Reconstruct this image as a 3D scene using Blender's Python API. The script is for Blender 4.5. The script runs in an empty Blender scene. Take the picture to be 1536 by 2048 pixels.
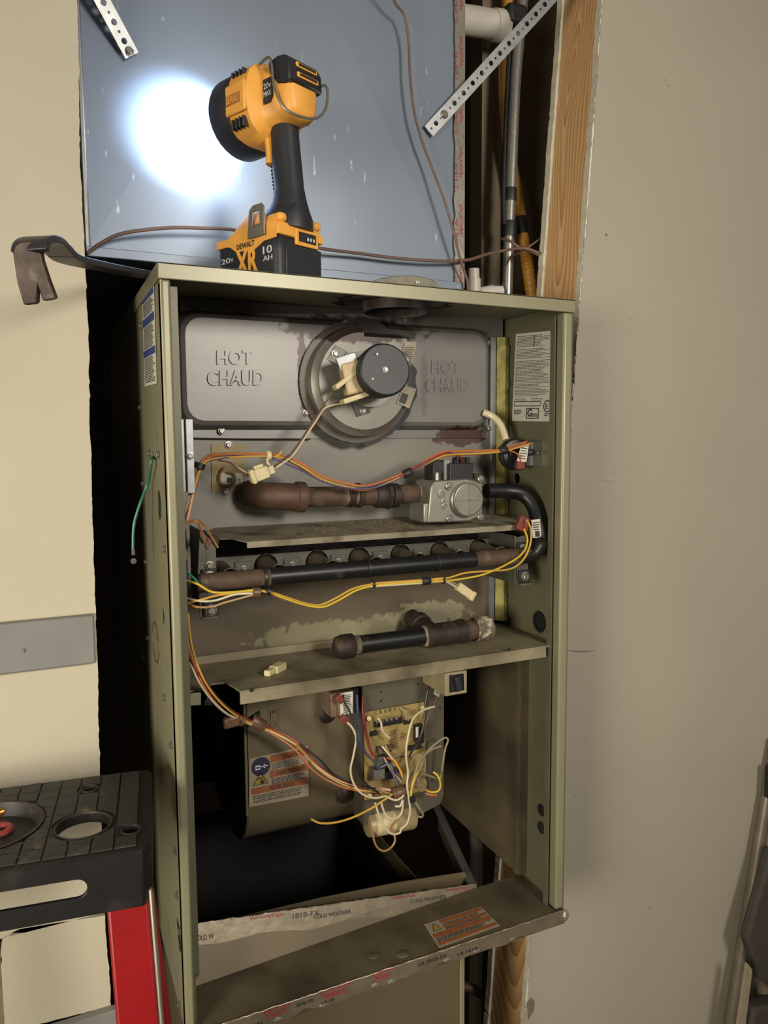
import bpy, bmesh, math, random
from mathutils import Vector as V, Matrix
random.seed(7)
S = bpy.context.scene; COL = S.collection
PI = math.pi
# ------------------------------------------------------------------ camera (image taken as 1536 x 2048)
FPX = 1480.0
CAM = V((-0.11636, -0.78963, 0.65495)); YAW, PITCH, ROLL = 0.431518, 0.093346, -0.007452
cyw, syw, cp, sp = math.cos(YAW), math.sin(YAW), math.cos(PITCH), math.sin(PITCH)
FW = V((syw*cp, cyw*cp, -sp)); r0 = V((cyw, -syw, 0)); u0 = r0.cross(FW)
RT = r0*math.cos(ROLL) + u0*math.sin(ROLL); UP = u0*math.cos(ROLL) - r0*math.sin(ROLL)
cd = bpy.data.cameras.new('camera'); cam = bpy.data.objects.new('camera', cd); COL.objects.link(cam)
cd.sensor_fit = 'VERTICAL'; cd.sensor_height = 36; cd.sensor_width = 27; cd.lens = FPX/2048*36; cd.clip_start = .01
cam.matrix_world = Matrix(((RT.x, UP.x, -FW.x, CAM.x), (RT.y, UP.y, -FW.y, CAM.y), (RT.z, UP.z, -FW.z, CAM.z), (0, 0, 0, 1)))
S.camera = cam
def bp(px, py, ax, v):
    d = RT*((px-768)/FPX) - UP*((py-1024)/FPX) + FW
    return CAM + d*((v-CAM[ax])/d[ax])
def A(px, py, y=0.0): return bp(px, py, 1, y)
def X(px, py, x): return bp(px, py, 0, x)
def Z(px, py, z): return bp(px, py, 2, z)
# ------------------------------------------------------------------ world, lights, exposure
S.view_settings.view_transform = 'Standard'; S.view_settings.look = 'None'
S.view_settings.exposure = 0.0; S.view_settings.gamma = 1.0; S.view_settings.use_curve_mapping = False
w = bpy.data.worlds.new('world'); S.world = w; w.use_nodes = True
w.node_tree.nodes['Background'].inputs[0].default_value = (1, .93, .82, 1)
w.node_tree.nodes['Background'].inputs[1].default_value = .16
def area(name, loc, aim, size, power, col, spread=180):
    l = bpy.data.lights.new(name, 'AREA'); l.shape = 'DISK'; l.size = size; l.energy = power; l.color = col
    l.spread = math.radians(spread)
    o = bpy.data.objects.new(name, l); COL.objects.link(o); o.location = loc
    o.rotation_euler = (V(aim)-V(loc)).to_track_quat('-Z', 'Y').to_euler(); return o
area('room_lamp_left', (-1.5, -1.25, .58), (-.05, .1, .18), .8, 12, (1, .92, .75), 90)
area('room_lamp_right', (.6, -1.8, 1.12), (.3, .2, .75), .45, 16.5, (1, .93, .82), 140)
# ------------------------------------------------------------------ helpers: materials
def C(r, g, b):
    f = lambda c: ((c/255+.055)/1.055)**2.4 if c > 10 else c/255/12.92
    return (f(r), f(g), f(b), 1)
def mat(name, col, rough=.5, metal=0.0, var=.12, scale=25, bump=0.0, bscale=120, stains=(), dirt=None, stretch=(1, 1, 1), emit=None, coat=0, spec=.5):
    m = bpy.data.materials.new(name); m.use_nodes = True; nt = m.node_tree; N = nt.nodes; L = nt.links
    b = N['Principled BSDF']; b.inputs['Roughness'].default_value = rough; b.inputs['Metallic'].default_value = metal
    b.inputs['Specular IOR Level'].default_value = spec
    if coat: b.inputs['Coat Weight'].default_value = coat
    tc = N.new('ShaderNodeTexCoord'); mp = N.new('ShaderNodeMapping'); L.new(tc.outputs['Object'], mp.inputs[0]); mp.inputs['Scale'].default_value = stretch
    def noise(sc, det=4, src=mp):
        n = N.new('ShaderNodeTexNoise'); n.inputs['Scale'].default_value = sc; n.inputs['Detail'].default_value = det
        L.new(src.outputs[0], n.inputs['Vector']); return n.outputs['Fac']
    def mix(fac, a, c):
        x = N.new('ShaderNodeMix'); x.data_type = 'RGBA'; L.new(fac, x.inputs[0]) if not isinstance(fac, float) else None
        for s, q in ((x.inputs[6], a), (x.inputs[7], c)):
            if isinstance(q, tuple): s.default_value = q
            else: L.new(q, s)
        return x.outputs[2]
    def ramp(v, lo, hi, a=0.0, c=1.0):
        r = N.new('ShaderNodeMapRange'); r.inputs[1].default_value = lo; r.inputs[2].default_value = hi
        r.inputs[3].default_value = a; r.inputs[4].default_value = c; L.new(v, r.inputs[0]); return r.outputs[0]
    def mth(op, a, c):
        x = N.new('ShaderNodeMath'); x.operation = op
        for s, q in ((x.inputs[0], a), (x.inputs[1], c)):
            if isinstance(q, (int, float)): s.default_value = q
            else: L.new(q, s)
        return x.outputs[0]
    dark = tuple(c*(1-var*2.2) for c in col[:3]) + (1,)
    out = mix(ramp(noise(scale), .3, .7), dark, col)
    if dirt:      # (colour, noise scale, low, high)
        out = mix(ramp(noise(dirt[1], 6), dirt[2], dirt[3]), out, dirt[0])
    for st in stains:   # (colour, centre, radii, noise amount, noise scale, strength)
        sc, ce, ra, na, ns, amt = st
        m2 = N.new('ShaderNodeMapping'); m2.vector_type = 'TEXTURE'; L.new(tc.outputs['Object'], m2.inputs[0])
        m2.inputs['Location'].default_value = ce; m2.inputs['Scale'].default_value = ra
        ln = N.new('ShaderNodeVectorMath'); ln.operation = 'LENGTH'; L.new(m2.outputs[0], ln.inputs[0])
        d = mth('ADD', ln.outputs['Value'], mth('MULTIPLY', mth('SUBTRACT', noise(ns, 6, tc_o(N, L, tc)), .5), na))
        out = mix(mth('MULTIPLY', ramp(d, 1.08, .9), amt), out, sc)
    L.new(out, b.inputs['Base Color'])
    if bump:
        bn = N.new('ShaderNodeBump'); bn.inputs['Strength'].default_value = bump; bn.inputs['Distance'].default_value = .002
        L.new(noise(bscale, 3), bn.inputs['Height']); L.new(bn.outputs[0], b.inputs['Normal'])
    if emit:
        b.inputs['Emission Color'].default_value = emit[0]; b.inputs['Emission Strength'].default_value = emit[1]
    return m
def tc_o(N, L, tc):
    x = N.new('ShaderNodeMapping'); L.new(tc.outputs['Object'], x.inputs[0]); return x
def wood(name, a, b_, rough=.6, y0=.185):
    m = bpy.data.materials.new(name); m.use_nodes = True; N = m.node_tree.nodes; L = m.node_tree.links; b = N['Principled BSDF']
    b.inputs['Roughness'].default_value = rough
    tc = N.new('ShaderNodeTexCoord'); n0 = N.new('ShaderNodeTexNoise'); n0.noise_dimensions = '3D'
    m0 = N.new('ShaderNodeMapping'); L.new(tc.outputs['Object'], m0.inputs[0]); m0.inputs['Scale'].default_value = (4, 4, 1.6); L.new(m0.outputs[0], n0.inputs[0]); n0.inputs['Scale'].default_value = 1.5; n0.inputs['Detail'].default_value = 1
    sb_ = N.new('ShaderNodeVectorMath'); sb_.operation = 'MULTIPLY_ADD'; L.new(n0.outputs['Color'], sb_.inputs[0]); sb_.inputs[1].default_value = (.16, .14, 0); L.new(tc.outputs['Object'], sb_.inputs[2])
    mp = N.new('ShaderNodeMapping'); L.new(sb_.outputs[0], mp.inputs[0]); mp.inputs['Location'].default_value = (-.74, -y0-.07, 0); mp.inputs['Scale'].default_value = (1, 1, .05)
    wv = N.new('ShaderNodeTexWave'); wv.wave_type = 'RINGS'; wv.rings_direction = 'Z'; wv.inputs['Scale'].default_value = 42; wv.inputs['Distortion'].default_value = .8; wv.wave_profile = 'SAW'
    wv.inputs['Detail'].default_value = 1; L.new(mp.outputs[0], wv.inputs[0])
    n = N.new('ShaderNodeTexNoise'); n.inputs['Scale'].default_value = 1; m3 = N.new('ShaderNodeMapping'); L.new(tc.outputs['Object'], m3.inputs[0]); m3.inputs['Scale'].default_value = (220, 220, 7); L.new(m3.outputs[0], n.inputs[0])
    ad = N.new('ShaderNodeMath'); ad.operation = 'MULTIPLY_ADD'; L.new(n.outputs['Fac'], ad.inputs[0]); ad.inputs[1].default_value = .5; L.new(wv.outputs['Fac'], ad.inputs[2])
    mr = N.new('ShaderNodeMapRange'); mr.inputs[1].default_value = .3; mr.inputs[2].default_value = 1.35; L.new(ad.outputs[0], mr.inputs[0])
    r = N.new('ShaderNodeMix'); r.data_type = 'RGBA'; r.inputs[6].default_value = a; r.inputs[7].default_value = b_; L.new(mr.outputs[0], r.inputs[0])
    L.new(r.outputs[2], b.inputs['Base Color']); return m
# ------------------------------------------------------------------ helpers: meshes
class MB:
    def __init__(s): s.v = []; s.f = []
    def add(s, vs, fs):
        n = len(s.v); s.v += [V(v) for v in vs]; s.f += [[i+n for i in f] for f in fs]; return s
    def hexa(s, p): return s.add(p, [(0, 3, 2, 1), (4, 5, 6, 7), (0, 1, 5, 4), (1, 2, 6, 5), (2, 3, 7, 6), (3, 0, 4, 7)])
    def box(s, a, b):
        (x0, y0, z0), (x1, y1, z1) = a, b
        return s.hexa([(x0, y0, z0), (x1, y0, z0), (x1, y1, z0), (x0, y1, z0), (x0, y0, z1), (x1, y0, z1), (x1, y1, z1), (x0, y1, z1)])
    def obox(s, c, u, v, w):
        c, u, v, w = V(c), V(u), V(v), V(w)
        return s.hexa([c-u-v-w, c+u-v-w, c+u+v-w, c-u+v-w, c-u-v+w, c+u-v+w, c+u+v+w, c-u+v+w])
    def prism(s, poly, vec):
        n = len(poly); p = [V(q) for q in poly]; vec = V(vec)
        return s.add(p+[q+vec for q in p], [list(range(n))[::-1], list(range(n, 2*n))] + [(i, (i+1) % n, n+(i+1) % n, n+i) for i in range(n)])
    def loft(s, rings, caps=True, close=True):
        n = len(rings[0]); vs = [q for r in rings for q in r]; fs = []
        for k in range(len(rings)-1):
            for i in range(n if close else n-1):
                j = (i+1) % n; fs.append((k*n+i, k*n+j, (k+1)*n+j, (k+1)*n+i))
        if caps: fs += [list(range(n))[::-1], [(len(rings)-1)*n+i for i in range(n)]]
        return s.add(vs, fs)
    def frame(s, d):
        d = V(d).normalized(); a = V((0, 0, 1)) if abs(d.z) < .9 else V((1, 0, 0)); u = d.cross(a).normalized(); return d, u, d.cross(u)
    def lathe(s, p0, d, prof, n=24, caps=True):      # prof: (t along axis, radius)
        d, u, w_ = s.frame(d); p0 = V(p0)
        return s.loft([[p0+d*t+(u*math.cos(2*PI*i/n)+w_*math.sin(2*PI*i/n))*r for i in range(n)] for t, r in prof], caps)
    def cyl(s, a, b, r, r2=None, n=16):
        a, b = V(a), V(b); return s.lathe(a, b-a, [(0, r), ((b-a).length, r if r2 is None else r2)], n)
    def tube(s, pts, r, n=8, sub=6, caps=True):
        p = spline(pts, sub); rr = r if callable(r) else (lambda t: r)
        d0 = (p[1]-p[0]).normalized(); _, u, w_ = s.frame(d0); rings = []
        for i, q in enumerate(p):
            d = (p[min(i+1, len(p)-1)]-p[max(i-1, 0)]).normalized()
            u = (u-d*u.dot(d)).normalized(); w_ = d.cross(u); R_ = rr(i/(len(p)-1))
            rings.append([q+(u*math.cos(2*PI*k/n)+w_*math.sin(2*PI*k/n))*R_ for k in range(n)])
        return s.loft(rings, caps)
    def ball(s, c, r, n=12, sc=(1, 1, 1)):
        c = V(c); rings = [[c+V((math.cos(2*PI*i/n)*math.sin(a)*sc[0], math.sin(2*PI*i/n)*math.sin(a)*sc[1], math.cos(a)*sc[2]))*r for i in range(n)] for a in [PI*(k+.02)/(n//2+.04) for k in range(n//2+1)]]
        return s.loft(rings)
    def plate(s, outer, holes, vec):                 # flat outline with real holes, given thickness
        bm = bmesh.new(); es = []
        for loop in [outer]+list(holes):
            vs = [bm.verts.new(q) for q in loop]
            es += [bm.edges.new((vs[i], vs[(i+1) % len(vs)])) for i in range(len(vs))]
        bmesh.ops.triangle_fill(bm, use_beauty=True, use_dissolve=False, edges=es)
        bm.verts.index_update(); vs = [v.co.copy() for v in bm.verts]; fs = [[v.index for v in f.verts] for f in bm.faces]
        bd = [(e.verts[0].index, e.verts[1].index) for e in bm.edges if len(e.link_faces) == 1]; bm.free()
        n = len(vs); vec = V(vec)
        return s.add(vs+[q+vec for q in vs], [f[::-1] for f in fs]+[[i+n for i in f] for f in fs]+[(a, b, b+n, a+n) for a, b in bd])
    def build(s, name, m, parent=None, bevel=0, seg=2, smooth=40, **props):
        me = bpy.data.meshes.new(name); me.from_pydata([tuple(v) for v in s.v], [], s.f); me.validate()
        bm = bmesh.new(); bm.from_mesh(me); bmesh.ops.recalc_face_normals(bm, faces=bm.faces)
        if smooth:
            for f in bm.faces: f.smooth = True
        bm.to_mesh(me); bm.free()
        if smooth: me.set_sharp_from_angle(angle=math.radians(smooth))
        me.materials.append(m); o = bpy.data.objects.new(name, me); COL.objects.link(o)
        if bevel:
            md = o.modifiers.new('bevel', 'BEVEL'); md.width = bevel; md.segments = seg; md.limit_method = 'ANGLE'; md.angle_limit = math.radians(35); md.harden_normals = False
        par(o, parent)
        for k, q in props.items(): o[k] = q
        return o
def spline(pts, sub=6):
    p = [V(q) for q in pts]
    if len(p) < 3 or sub < 2: return p
    o = []
    for i in range(len(p)-1):
        a, b, c, d = p[max(i-1, 0)], p[i], p[i+1], p[min(i+2, len(p)-1)]
        for k in range(sub):
            t = k/sub; o.append(.5*((2*b)+(c-a)*t+(2*a-5*b+4*c-d)*t*t+(3*b-a-3*c+d)*t**3))
    return o+[p[-1]]
def par(o, parent):
    if parent:
        o.parent = parent; o.matrix_parent_inverse = Matrix.Translation(-base_of(parent))
def base_of(o):
    return (V(o.location) if o.parent is None and o.type == 'EMPTY' else V((0, 0, 0)))
def tag(o, label, cat, group=None):
    o['label'] = label; o['category'] = cat
    if group: o['group'] = group
    return o
def thing(name, loc, label, cat, group=None):
    o = bpy.data.objects.new(name, None); o.empty_display_size = .05; o.location = loc; COL.objects.link(o); return tag(o, label, cat, group)
def struct(o, label=None, cat=None):
    o['kind'] = 'structure'
    if label: o['label'] = label; o['category'] = cat or 'wall'
    return o
def bil(q, u, v):      # q = bottom-left, bottom-right, top-right, top-left
    return (q[0]*(1-u)+q[1]*u)*(1-v)+(q[3]*(1-u)+q[2]*u)*v
def sheet(q, name, m, parent, off=.0006, th=.0004, r=0, **k):    # thin label standing proud of its surface, towards the camera
    n = (q[1]-q[0]).cross(q[3]-q[0]).normalized()
    if n.dot(CAM-q[0]) < 0: n = -n
    return MB().prism([p+n*off for p in q], n*th).build(name, m, parent, **k)
def nrm(q):
    n = (q[1]-q[0]).cross(q[3]-q[0]).normalized(); return n if n.dot(CAM-q[0]) > 0 else -n
def text(s, q, m, parent, name='lettering', off=.0012, depth=.0003, keep=True, bold=0.0, bev=0.0, res=3, **k):
    c = bpy.data.curves.new('t', 'FONT'); c.body = s; c.size = 1; c.resolution_u = res; c.extrude = 0; c.offset = bold
    if bev: c.extrude = bev
    o = bpy.data.objects.new('t', c); COL.objects.link(o); dg = bpy.context.evaluated_depsgraph_get(); me = bpy.data.meshes.new_from_object(o.evaluated_get(dg))
    bpy.data.objects.remove(o); bpy.data.curves.remove(c)
    xs = [v.co.x for v in me.vertices]; ys = [v.co.y for v in me.vertices]; x0, x1, y0, y1 = min(xs), max(xs), min(ys), max(ys); n = nrm(q)
    vs = [bil(q, (v.co.x-x0)/(x1-x0), (v.co.y-y0)/(y1-y0))+n*off for v in me.vertices]; fs = [list(p.vertices) for p in me.polygons]; bpy.data.meshes.remove(me)
    bm = bmesh.new(); bv = [bm.verts.new(v) for v in vs]
    for f in fs:
        try: bm.faces.new([bv[i] for i in f])
        except ValueError: pass
    bmesh.ops.remove_doubles(bm, verts=bm.verts, dist=1e-6)
    if depth:
        g = bmesh.ops.extrude_face_region(bm, geom=bm.faces[:]); bmesh.ops.translate(bm, vec=n*depth, verts=[e for e in g['geom'] if isinstance(e, bmesh.types.BMVert)])
    bmesh.ops.recalc_face_normals(bm, faces=bm.faces)
    bv_ = k.pop('bevel', 0)
    me = bpy.data.meshes.new(name); bm.to_mesh(me); bm.free(); me.materials.append(m); o = bpy.data.objects.new(name, me); COL.objects.link(o); par(o, parent)
    if bv_:
        md = o.modifiers.new('bevel', 'BEVEL'); md.width = bv_; md.segments = 2; md.limit_method = 'ANGLE'; md.angle_limit = math.radians(50); [setattr(f, 'use_smooth', True) for f in me.polygons]; me.set_sharp_from_angle(angle=math.radians(75))
    for a, b in k.items(): o[a] = b
    return o
def sub(q, u0, v0, u1, v1): return [bil(q, u0, v0), bil(q, u1, v0), bil(q, u1, v1), bil(q, u0, v1)]
def prints(q, rows, m, parent, name='small_print', off=.0012, fill=.55, word=(.03, .09), ragged=.25, **k):   # lines of print too small to read
    mb = MB(); n = nrm(q)
    for v0, v1, u0, u1 in rows:
        u = u0; end = u1-(u1-u0)*random.random()*ragged
        while u < end:
            e = min(end, u+random.uniform(*word))
            mb.prism([p+n*off for p in sub(q, u, v0, e, v1)], n*.0002); u = e+.014
    return mb.build(name, m, parent, smooth=0, kind='stuff', **k)
SCREWS = {}
def screw(p, n, parent, r=.0035, m=None, hexa=True, name='screw'):
    m = m or M['zinc']; key = (round(r, 5), m.name, hexa)
    if key not in SCREWS:
        mb = MB().lathe((0, 0, 0), (0, 0, 1), [(0, r*1.35), (r*.25, r*1.35), (r*.3, r)], 12)
        mb.lathe((0, 0, r*.25), (0, 0, 1), [(0, r), (r*.55, r), (r*.75, r*.8)], 6 if hexa else 12)
        o = mb.build(name, m); SCREWS[key] = o.data; bpy.data.objects.remove(o)
    o = bpy.data.objects.new(name, SCREWS[key]); COL.objects.link(o)
    o.matrix_basis = Matrix.Translation(V(p)) @ V(n).to_track_quat('Z', 'Y').to_matrix().to_4x4(); par(o, parent); return o
def circ(c, u, v, r, n=24, r2=None): return [V(c)+V(u)*math.cos(2*PI*i/n)*r+V(v)*math.sin(2*PI*i/n)*(r2 or r) for i in range(n)]
def ragged(pts, amp, step=.006):      # roughen a broken edge, in the plane of x and z
    o = []; w_ = 0.0
    for a, b in zip(pts[:-1], pts[1:]):
        n = max(1, int((b-a).length/step))
        for i in range(n):
            w_ = w_*.82+random.uniform(-amp, amp)*.55; ch = random.uniform(.5, 1.5)*amp if random.random() < .06 else 0
            o.append(a+(b-a)*(i/n)+V((w_+ch, 0, random.uniform(-amp, amp)*.3)))
    return o+[pts[-1]]
EX, EY, EZ = V((1, 0, 0)), V((0, 1, 0)), V((0, 0, 1))
H, W = .838, .521
# ------------------------------------------------------------------ materials
RUST = C(62, 38, 26)
M = {}
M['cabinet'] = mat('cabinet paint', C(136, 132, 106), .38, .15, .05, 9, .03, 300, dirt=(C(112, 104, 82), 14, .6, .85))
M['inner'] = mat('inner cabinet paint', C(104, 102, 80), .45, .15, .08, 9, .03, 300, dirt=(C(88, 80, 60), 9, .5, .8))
M['galv'] = mat('galvanised steel', C(150, 152, 150), .42, .75, .1, 60, .03, 200)
M['duct'] = mat('galvanised duct sheet', C(126, 137, 153), .42, .3, .06, 7, .02, 60, dirt=(C(205, 210, 212), 120, .7, .78), stretch=(1, 1, .25))
M['galv_old'] = mat('old galvanised', C(98, 96, 86), .5, .5, .12, 60, .03, 200)
M['cream_dull'] = mat('dull cream plastic', C(140, 128, 98), .5, 0, .08, 60)
M['zinc'] = mat('zinc screw', C(140, 137, 128), .38, .7, .1, 200)
M['steel_panel'] = mat('aluminised panel', C(118, 114, 106), .5, .25, .08, 12, .03, 90,
    stains=((C(62, 54, 52), (.24, .15, .836), (.26, .03, .021), .8, 50, .9), (C(92, 80, 62), (.25, .15, .41), (.34, .05, .075), .5, 12, .9), (C(140, 136, 106), (.215, .15, .393), (.085, .03, .018), 1.8, 90, .65), (C(146, 140, 114), (.385, .15, .402), (.062, .03, .022), 1.8, 90, .7), (C(140, 136, 108), (.30, .15, .395), (.05, .03, .016), 1.8, 90, .6), (RUST, (.44, .15, .662), (.045, .03, .012), 1.4, 90, .9), ))
M['cover'] = mat('stamped cover', C(112, 109, 105), .40, .3, .06, 14, .02, 150,
    stains=((RUST, (.44, .15, .665), (.04, .05, .013), 1.4, 110, .95), (C(46, 36, 34), (.27, .12, .806), (.10, .06, .022), 1.2, 70, .92), (C(52, 36, 28), (.193, .13, .75), (.006, .04, .05), 1.6, 150, .85), (C(80, 58, 44), (.3705, .12, .735), (.005, .05, .05), 1.7, 150, .35)))
M['soot_shade'] = mat('soot and shade steel', C(58, 56, 58), .6, .3, .25, 40, .05, 150, dirt=(C(120, 112, 100), 60, .6, .75))  # real soot, and the painted shadow strip behind the burners
M['flue'] = mat('corroded flue', C(112, 108, 108), .6, .3, .2, 40, .08, 150, dirt=(C(58, 44, 40), 22, .42, .6))
M['housing'] = mat('inducer housing', C(116, 112, 104), .42, .35, .08, 30, .02, 150,
    stains=((C(50, 38, 34), (.265, .11, .80), (.075, .06, .018), 1.2, 80, .95), (C(66, 44, 32), (.206, .125, .70), (.012, .012, .04), 1.2, 110, .6), (C(110, 92, 70), (.33, .1, .663), (.05, .06, .014), 1.2, 90, .6)))
M['black_cap'] = mat('black motor cap', C(30, 32, 35), .5, 0, .15, 40, .02, 200)
M['black'] = mat('black plastic', C(28, 28, 28), .45, 0, .12, 40, .04, 260)
M['black_pipe'] = mat('black iron pipe', C(34, 34, 34), .4, .4, .2, 40, .05, 120, dirt=(C(90, 78, 64), 30, .62, .8))
M['rust_pipe'] = mat('rusty pipe', C(92, 72, 58), .7, .35, .22, 45, .15, 120, dirt=(C(126, 112, 92), 40, .55, .72))
M['rust_red'] = mat('rusty elbow', C(92, 69, 56), .6, .4, .2, 40, .12, 100)
M['rust_dark'] = mat('dark rusty pipe', C(60, 50, 44), .6, .4, .25, 35, .12, 120, dirt=(C(112, 92, 70), 30, .6, .75))
M['pale_crust'] = mat('crusted collar', C(110, 100, 82), .75, .2, .25, 80, .3, 150, dirt=(C(196, 186, 160), 70, .5, .65))
M['cast'] = mat('cast aluminium', C(150, 148, 138), .42, .75, .08, 70, .04, 220, dirt=(C(112, 104, 88), 30, .58, .8))
M['tray'] = mat('dusty tray', C(140, 131, 110), .7, .2, .14, 40, .1, 160, dirt=(C(80, 68, 52), 26, .5, .7))
M['shelf'] = mat('dirty shelf', C(142, 132, 106), .62, .2, .12, 22, .05, 160, dirt=(C(80, 70, 52), 14, .45, .7))
M['burner'] = mat('burner tube', C(112, 102, 86), .55, .35, .14, 60, .05, 160, dirt=(C(80, 66, 52), 40, .5, .7))
M['pan'] = mat('grimy base pan', C(108, 98, 76), .5, .2, .14, 16, .05, 160, dirt=(C(62, 54, 42), 11, .45, .7))
M['crumb'] = mat('dust crumbs', C(120, 106, 80), .9, 0, .3, 300)
M['foil'] = mat('foil tape', C(190, 184, 172), .3, .75, .1, 50, .25, 90)
M['foil_pan'] = mat('dull foil tape', C(146, 134, 114), .38, .6, .12, 40, .2, 60)
M['red_ink'] = mat('red ink', C(160, 62, 62), .5)
M['ink'] = mat('black ink', C(52, 48, 46), .6)
M['label'] = mat('paper label', C(196, 192, 180), .5, 0, .05, 40)
M['label_dull'] = mat('darkened label', C(150, 138, 116), .55, 0, .1, 60)  # paper colour lowered to suit the dim blower bay
M['blue_ink'] = mat('blue band', C(56, 66, 124), .5)
M['disc_ink'] = mat('dull violet disc', C(46, 44, 70), .5)
M['orange_ink'] = mat('orange band', C(142, 84, 50), .55, 0, .1, 80)
M['yellow_ink'] = mat('yellow warning', C(160, 134, 50), .5)
M['white_ink'] = mat('white print', C(215, 215, 215), .5)
M['insul'] = mat('yellow glass wool', C(172, 162, 96), .95, 0, .25, 60, .6, 140)
M['shade_black'] = mat('black interior shade', C(22, 21, 20), .9, 0, .2, 60)  # black colour standing in for the darkness of unlit interiors
M['liner'] = mat('dirty liner', C(104, 92, 68), .6, .1, .15, 12, .08, 60, dirt=(C(60, 54, 42), 7, .42, .7))
M['blower'] = mat('blower sheet', C(116, 105, 82), .5, .3, .1, 10, .03, 120, dirt=(C(90, 80, 61), 9, .5, .8))
M['dark_in'] = mat('dark wheel', C(40, 38, 36), .6, .3, .2, 30)
M['panel'] = mat('control panel', C(96, 90, 74), .5, .3, .08, 20)
M['pcb'] = mat('circuit board', C(150, 128, 78), .5, 0, .12, 60)
M['grey_pl'] = mat('grey plastic', C(96, 92, 84), .5, 0, .1, 50)
M['trans'] = mat('transformer', C(120, 98, 78), .6, .2, .2, 60)
M['cream'] = mat('cream plastic', C(196, 182, 140), .5, 0, .08, 60)
M['tan'] = mat('tan bobbin', C(190, 166, 130), .5, 0, .12, 60)
M['cap_can'] = mat('capacitor can', C(168, 148, 110), .45, .2, .1, 40)
M['hose'] = mat('clear hose', C(196, 184, 150), .3, 0, .1, 60, coat=.3)
for n_, c_ in dict(w_yellow=(190, 148, 62), w_orange=(178, 100, 56), w_white=(192, 180, 150), w_black=(26, 26, 26), w_red=(132, 48, 48), w_blue=(64, 70, 100), w_brown=(92, 66, 48), w_purple=(78, 58, 96), w_green=(40, 120, 96), w_grey=(140, 126, 98), w_tan=(150, 112, 64), w_ltyel=(196, 166, 52)).items():
    M[n_] = mat(n_[2:]+' insulation', C(*c_), .42, 0, .06, 60)
M['red_term'] = mat('red terminal', C(118, 56, 46), .45)
M['drywall_l'] = mat('cream painted drywall', C(176, 168, 149), .75, 0, .03, 5, .12, 180, dirt=(C(150, 140, 118), 50, .72, .8))
M['drywall_r'] = mat('grey painted drywall', C(164, 156, 140), .6, 0, .04, 3, .05, 150, dirt=(C(110, 104, 92), 18, .74, .8))
M['gypsum'] = mat('broken gypsum', C(222, 214, 192), .9, 0, .1, 60, .4, 160)
M['rail'] = mat('grey painted rail', C(122, 122, 118), .55, 0, .06, 20, .02)
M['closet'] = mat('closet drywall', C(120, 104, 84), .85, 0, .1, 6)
M['floor'] = mat('concrete floor', C(120, 114, 104), .8, 0, .12, 12, .1, 80)
M['ceiling'] = mat('ceiling paint', C(190, 186, 176), .85, 0, .03, 8)
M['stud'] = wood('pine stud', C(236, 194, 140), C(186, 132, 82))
M['stud_old'] = mat('grey-brown stud', C(128, 112, 92), .8, 0, .12, 12, 0, 100, stretch=(6, 6, .6))  # plain grey-brown wood
M['pvc'] = mat('white pvc', C(206, 202, 192), .4, 0, .05, 20, dirt=(C(160, 150, 130), 10, .55, .8))
M['conduit'] = mat('speckled conduit', C(170, 168, 160), .35, .75, .12, 160, dirt=(C(84, 78, 70), 260, .66, .74))
M['csst'] = mat('yellow gas tubing', C(200, 142, 52), .45, 0, .08, 30)
M['tape_blk'] = mat('black tape', C(30, 30, 32), .5, 0, .1, 60)
M['brown_wire'] = mat('brown cable', C(112, 88, 78), .5, 0, .08, 60)
M['strap'] = mat('perforated strap steel', C(150, 152, 152), .4, .55, .1, 80, .02, 200)
M['bar'] = mat('worn bar steel', C(96, 84, 76), .45, .7, .25, 50, .1, 120, dirt=(C(130, 120, 110), 60, .6, .8))
M['bar_dark'] = mat('dark bar paint', C(60, 60, 66), .4, .4, .15, 50)
M['fl_yellow'] = mat('yellow tool plastic', C(230, 164, 72), .45, 0, .05, 40, .04, 400)
M['fl_black'] = mat('black tool rubber', C(36, 38, 44), .5, 0, .1, 40, .05, 400)
M['fl_mute'] = mat('worn badge', C(168, 112, 62), .5)
M['lens'] = mat('lit lens', (1, 1, 1, 1), .2, emit=((.78, .88, 1, 1), 25))
M['ladder_blk'] = mat('ladder cap plastic', C(26, 24, 23), .5, 0, .15, 30, .06, 300, dirt=(C(48, 42, 37), 30, .62, .8), spec=.35)
M['pad_worn'] = mat('worn cap pads', C(46, 42, 38), .55, 0, .18, 26, .06, 300, dirt=(C(96, 84, 70), 40, .6, .75))
M['red_paint'] = mat('red ladder rail', C(136, 14, 18), .4, 0, .08, 20)
M['alu'] = mat('aluminium edge', C(160, 150, 136), .4, .6, .08, 50)
M['copper'] = mat('copper', C(190, 120, 60), .3, .8, .1, 100)
M['tube_grey'] = mat('grey tube', C(128, 118, 104), .4, .5, .1, 40, dirt=(C(80, 70, 60), 30, .68, .72))
M['cloth_dark'] = mat('dark seat cloth', C(62, 56, 50), .8, 0, .1, 60)
M['knife'] = mat('worn knife grip', C(150, 146, 130), .5, .4, .2, 60, dirt=(C(100, 92, 78), 60, .5, .7))
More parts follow.
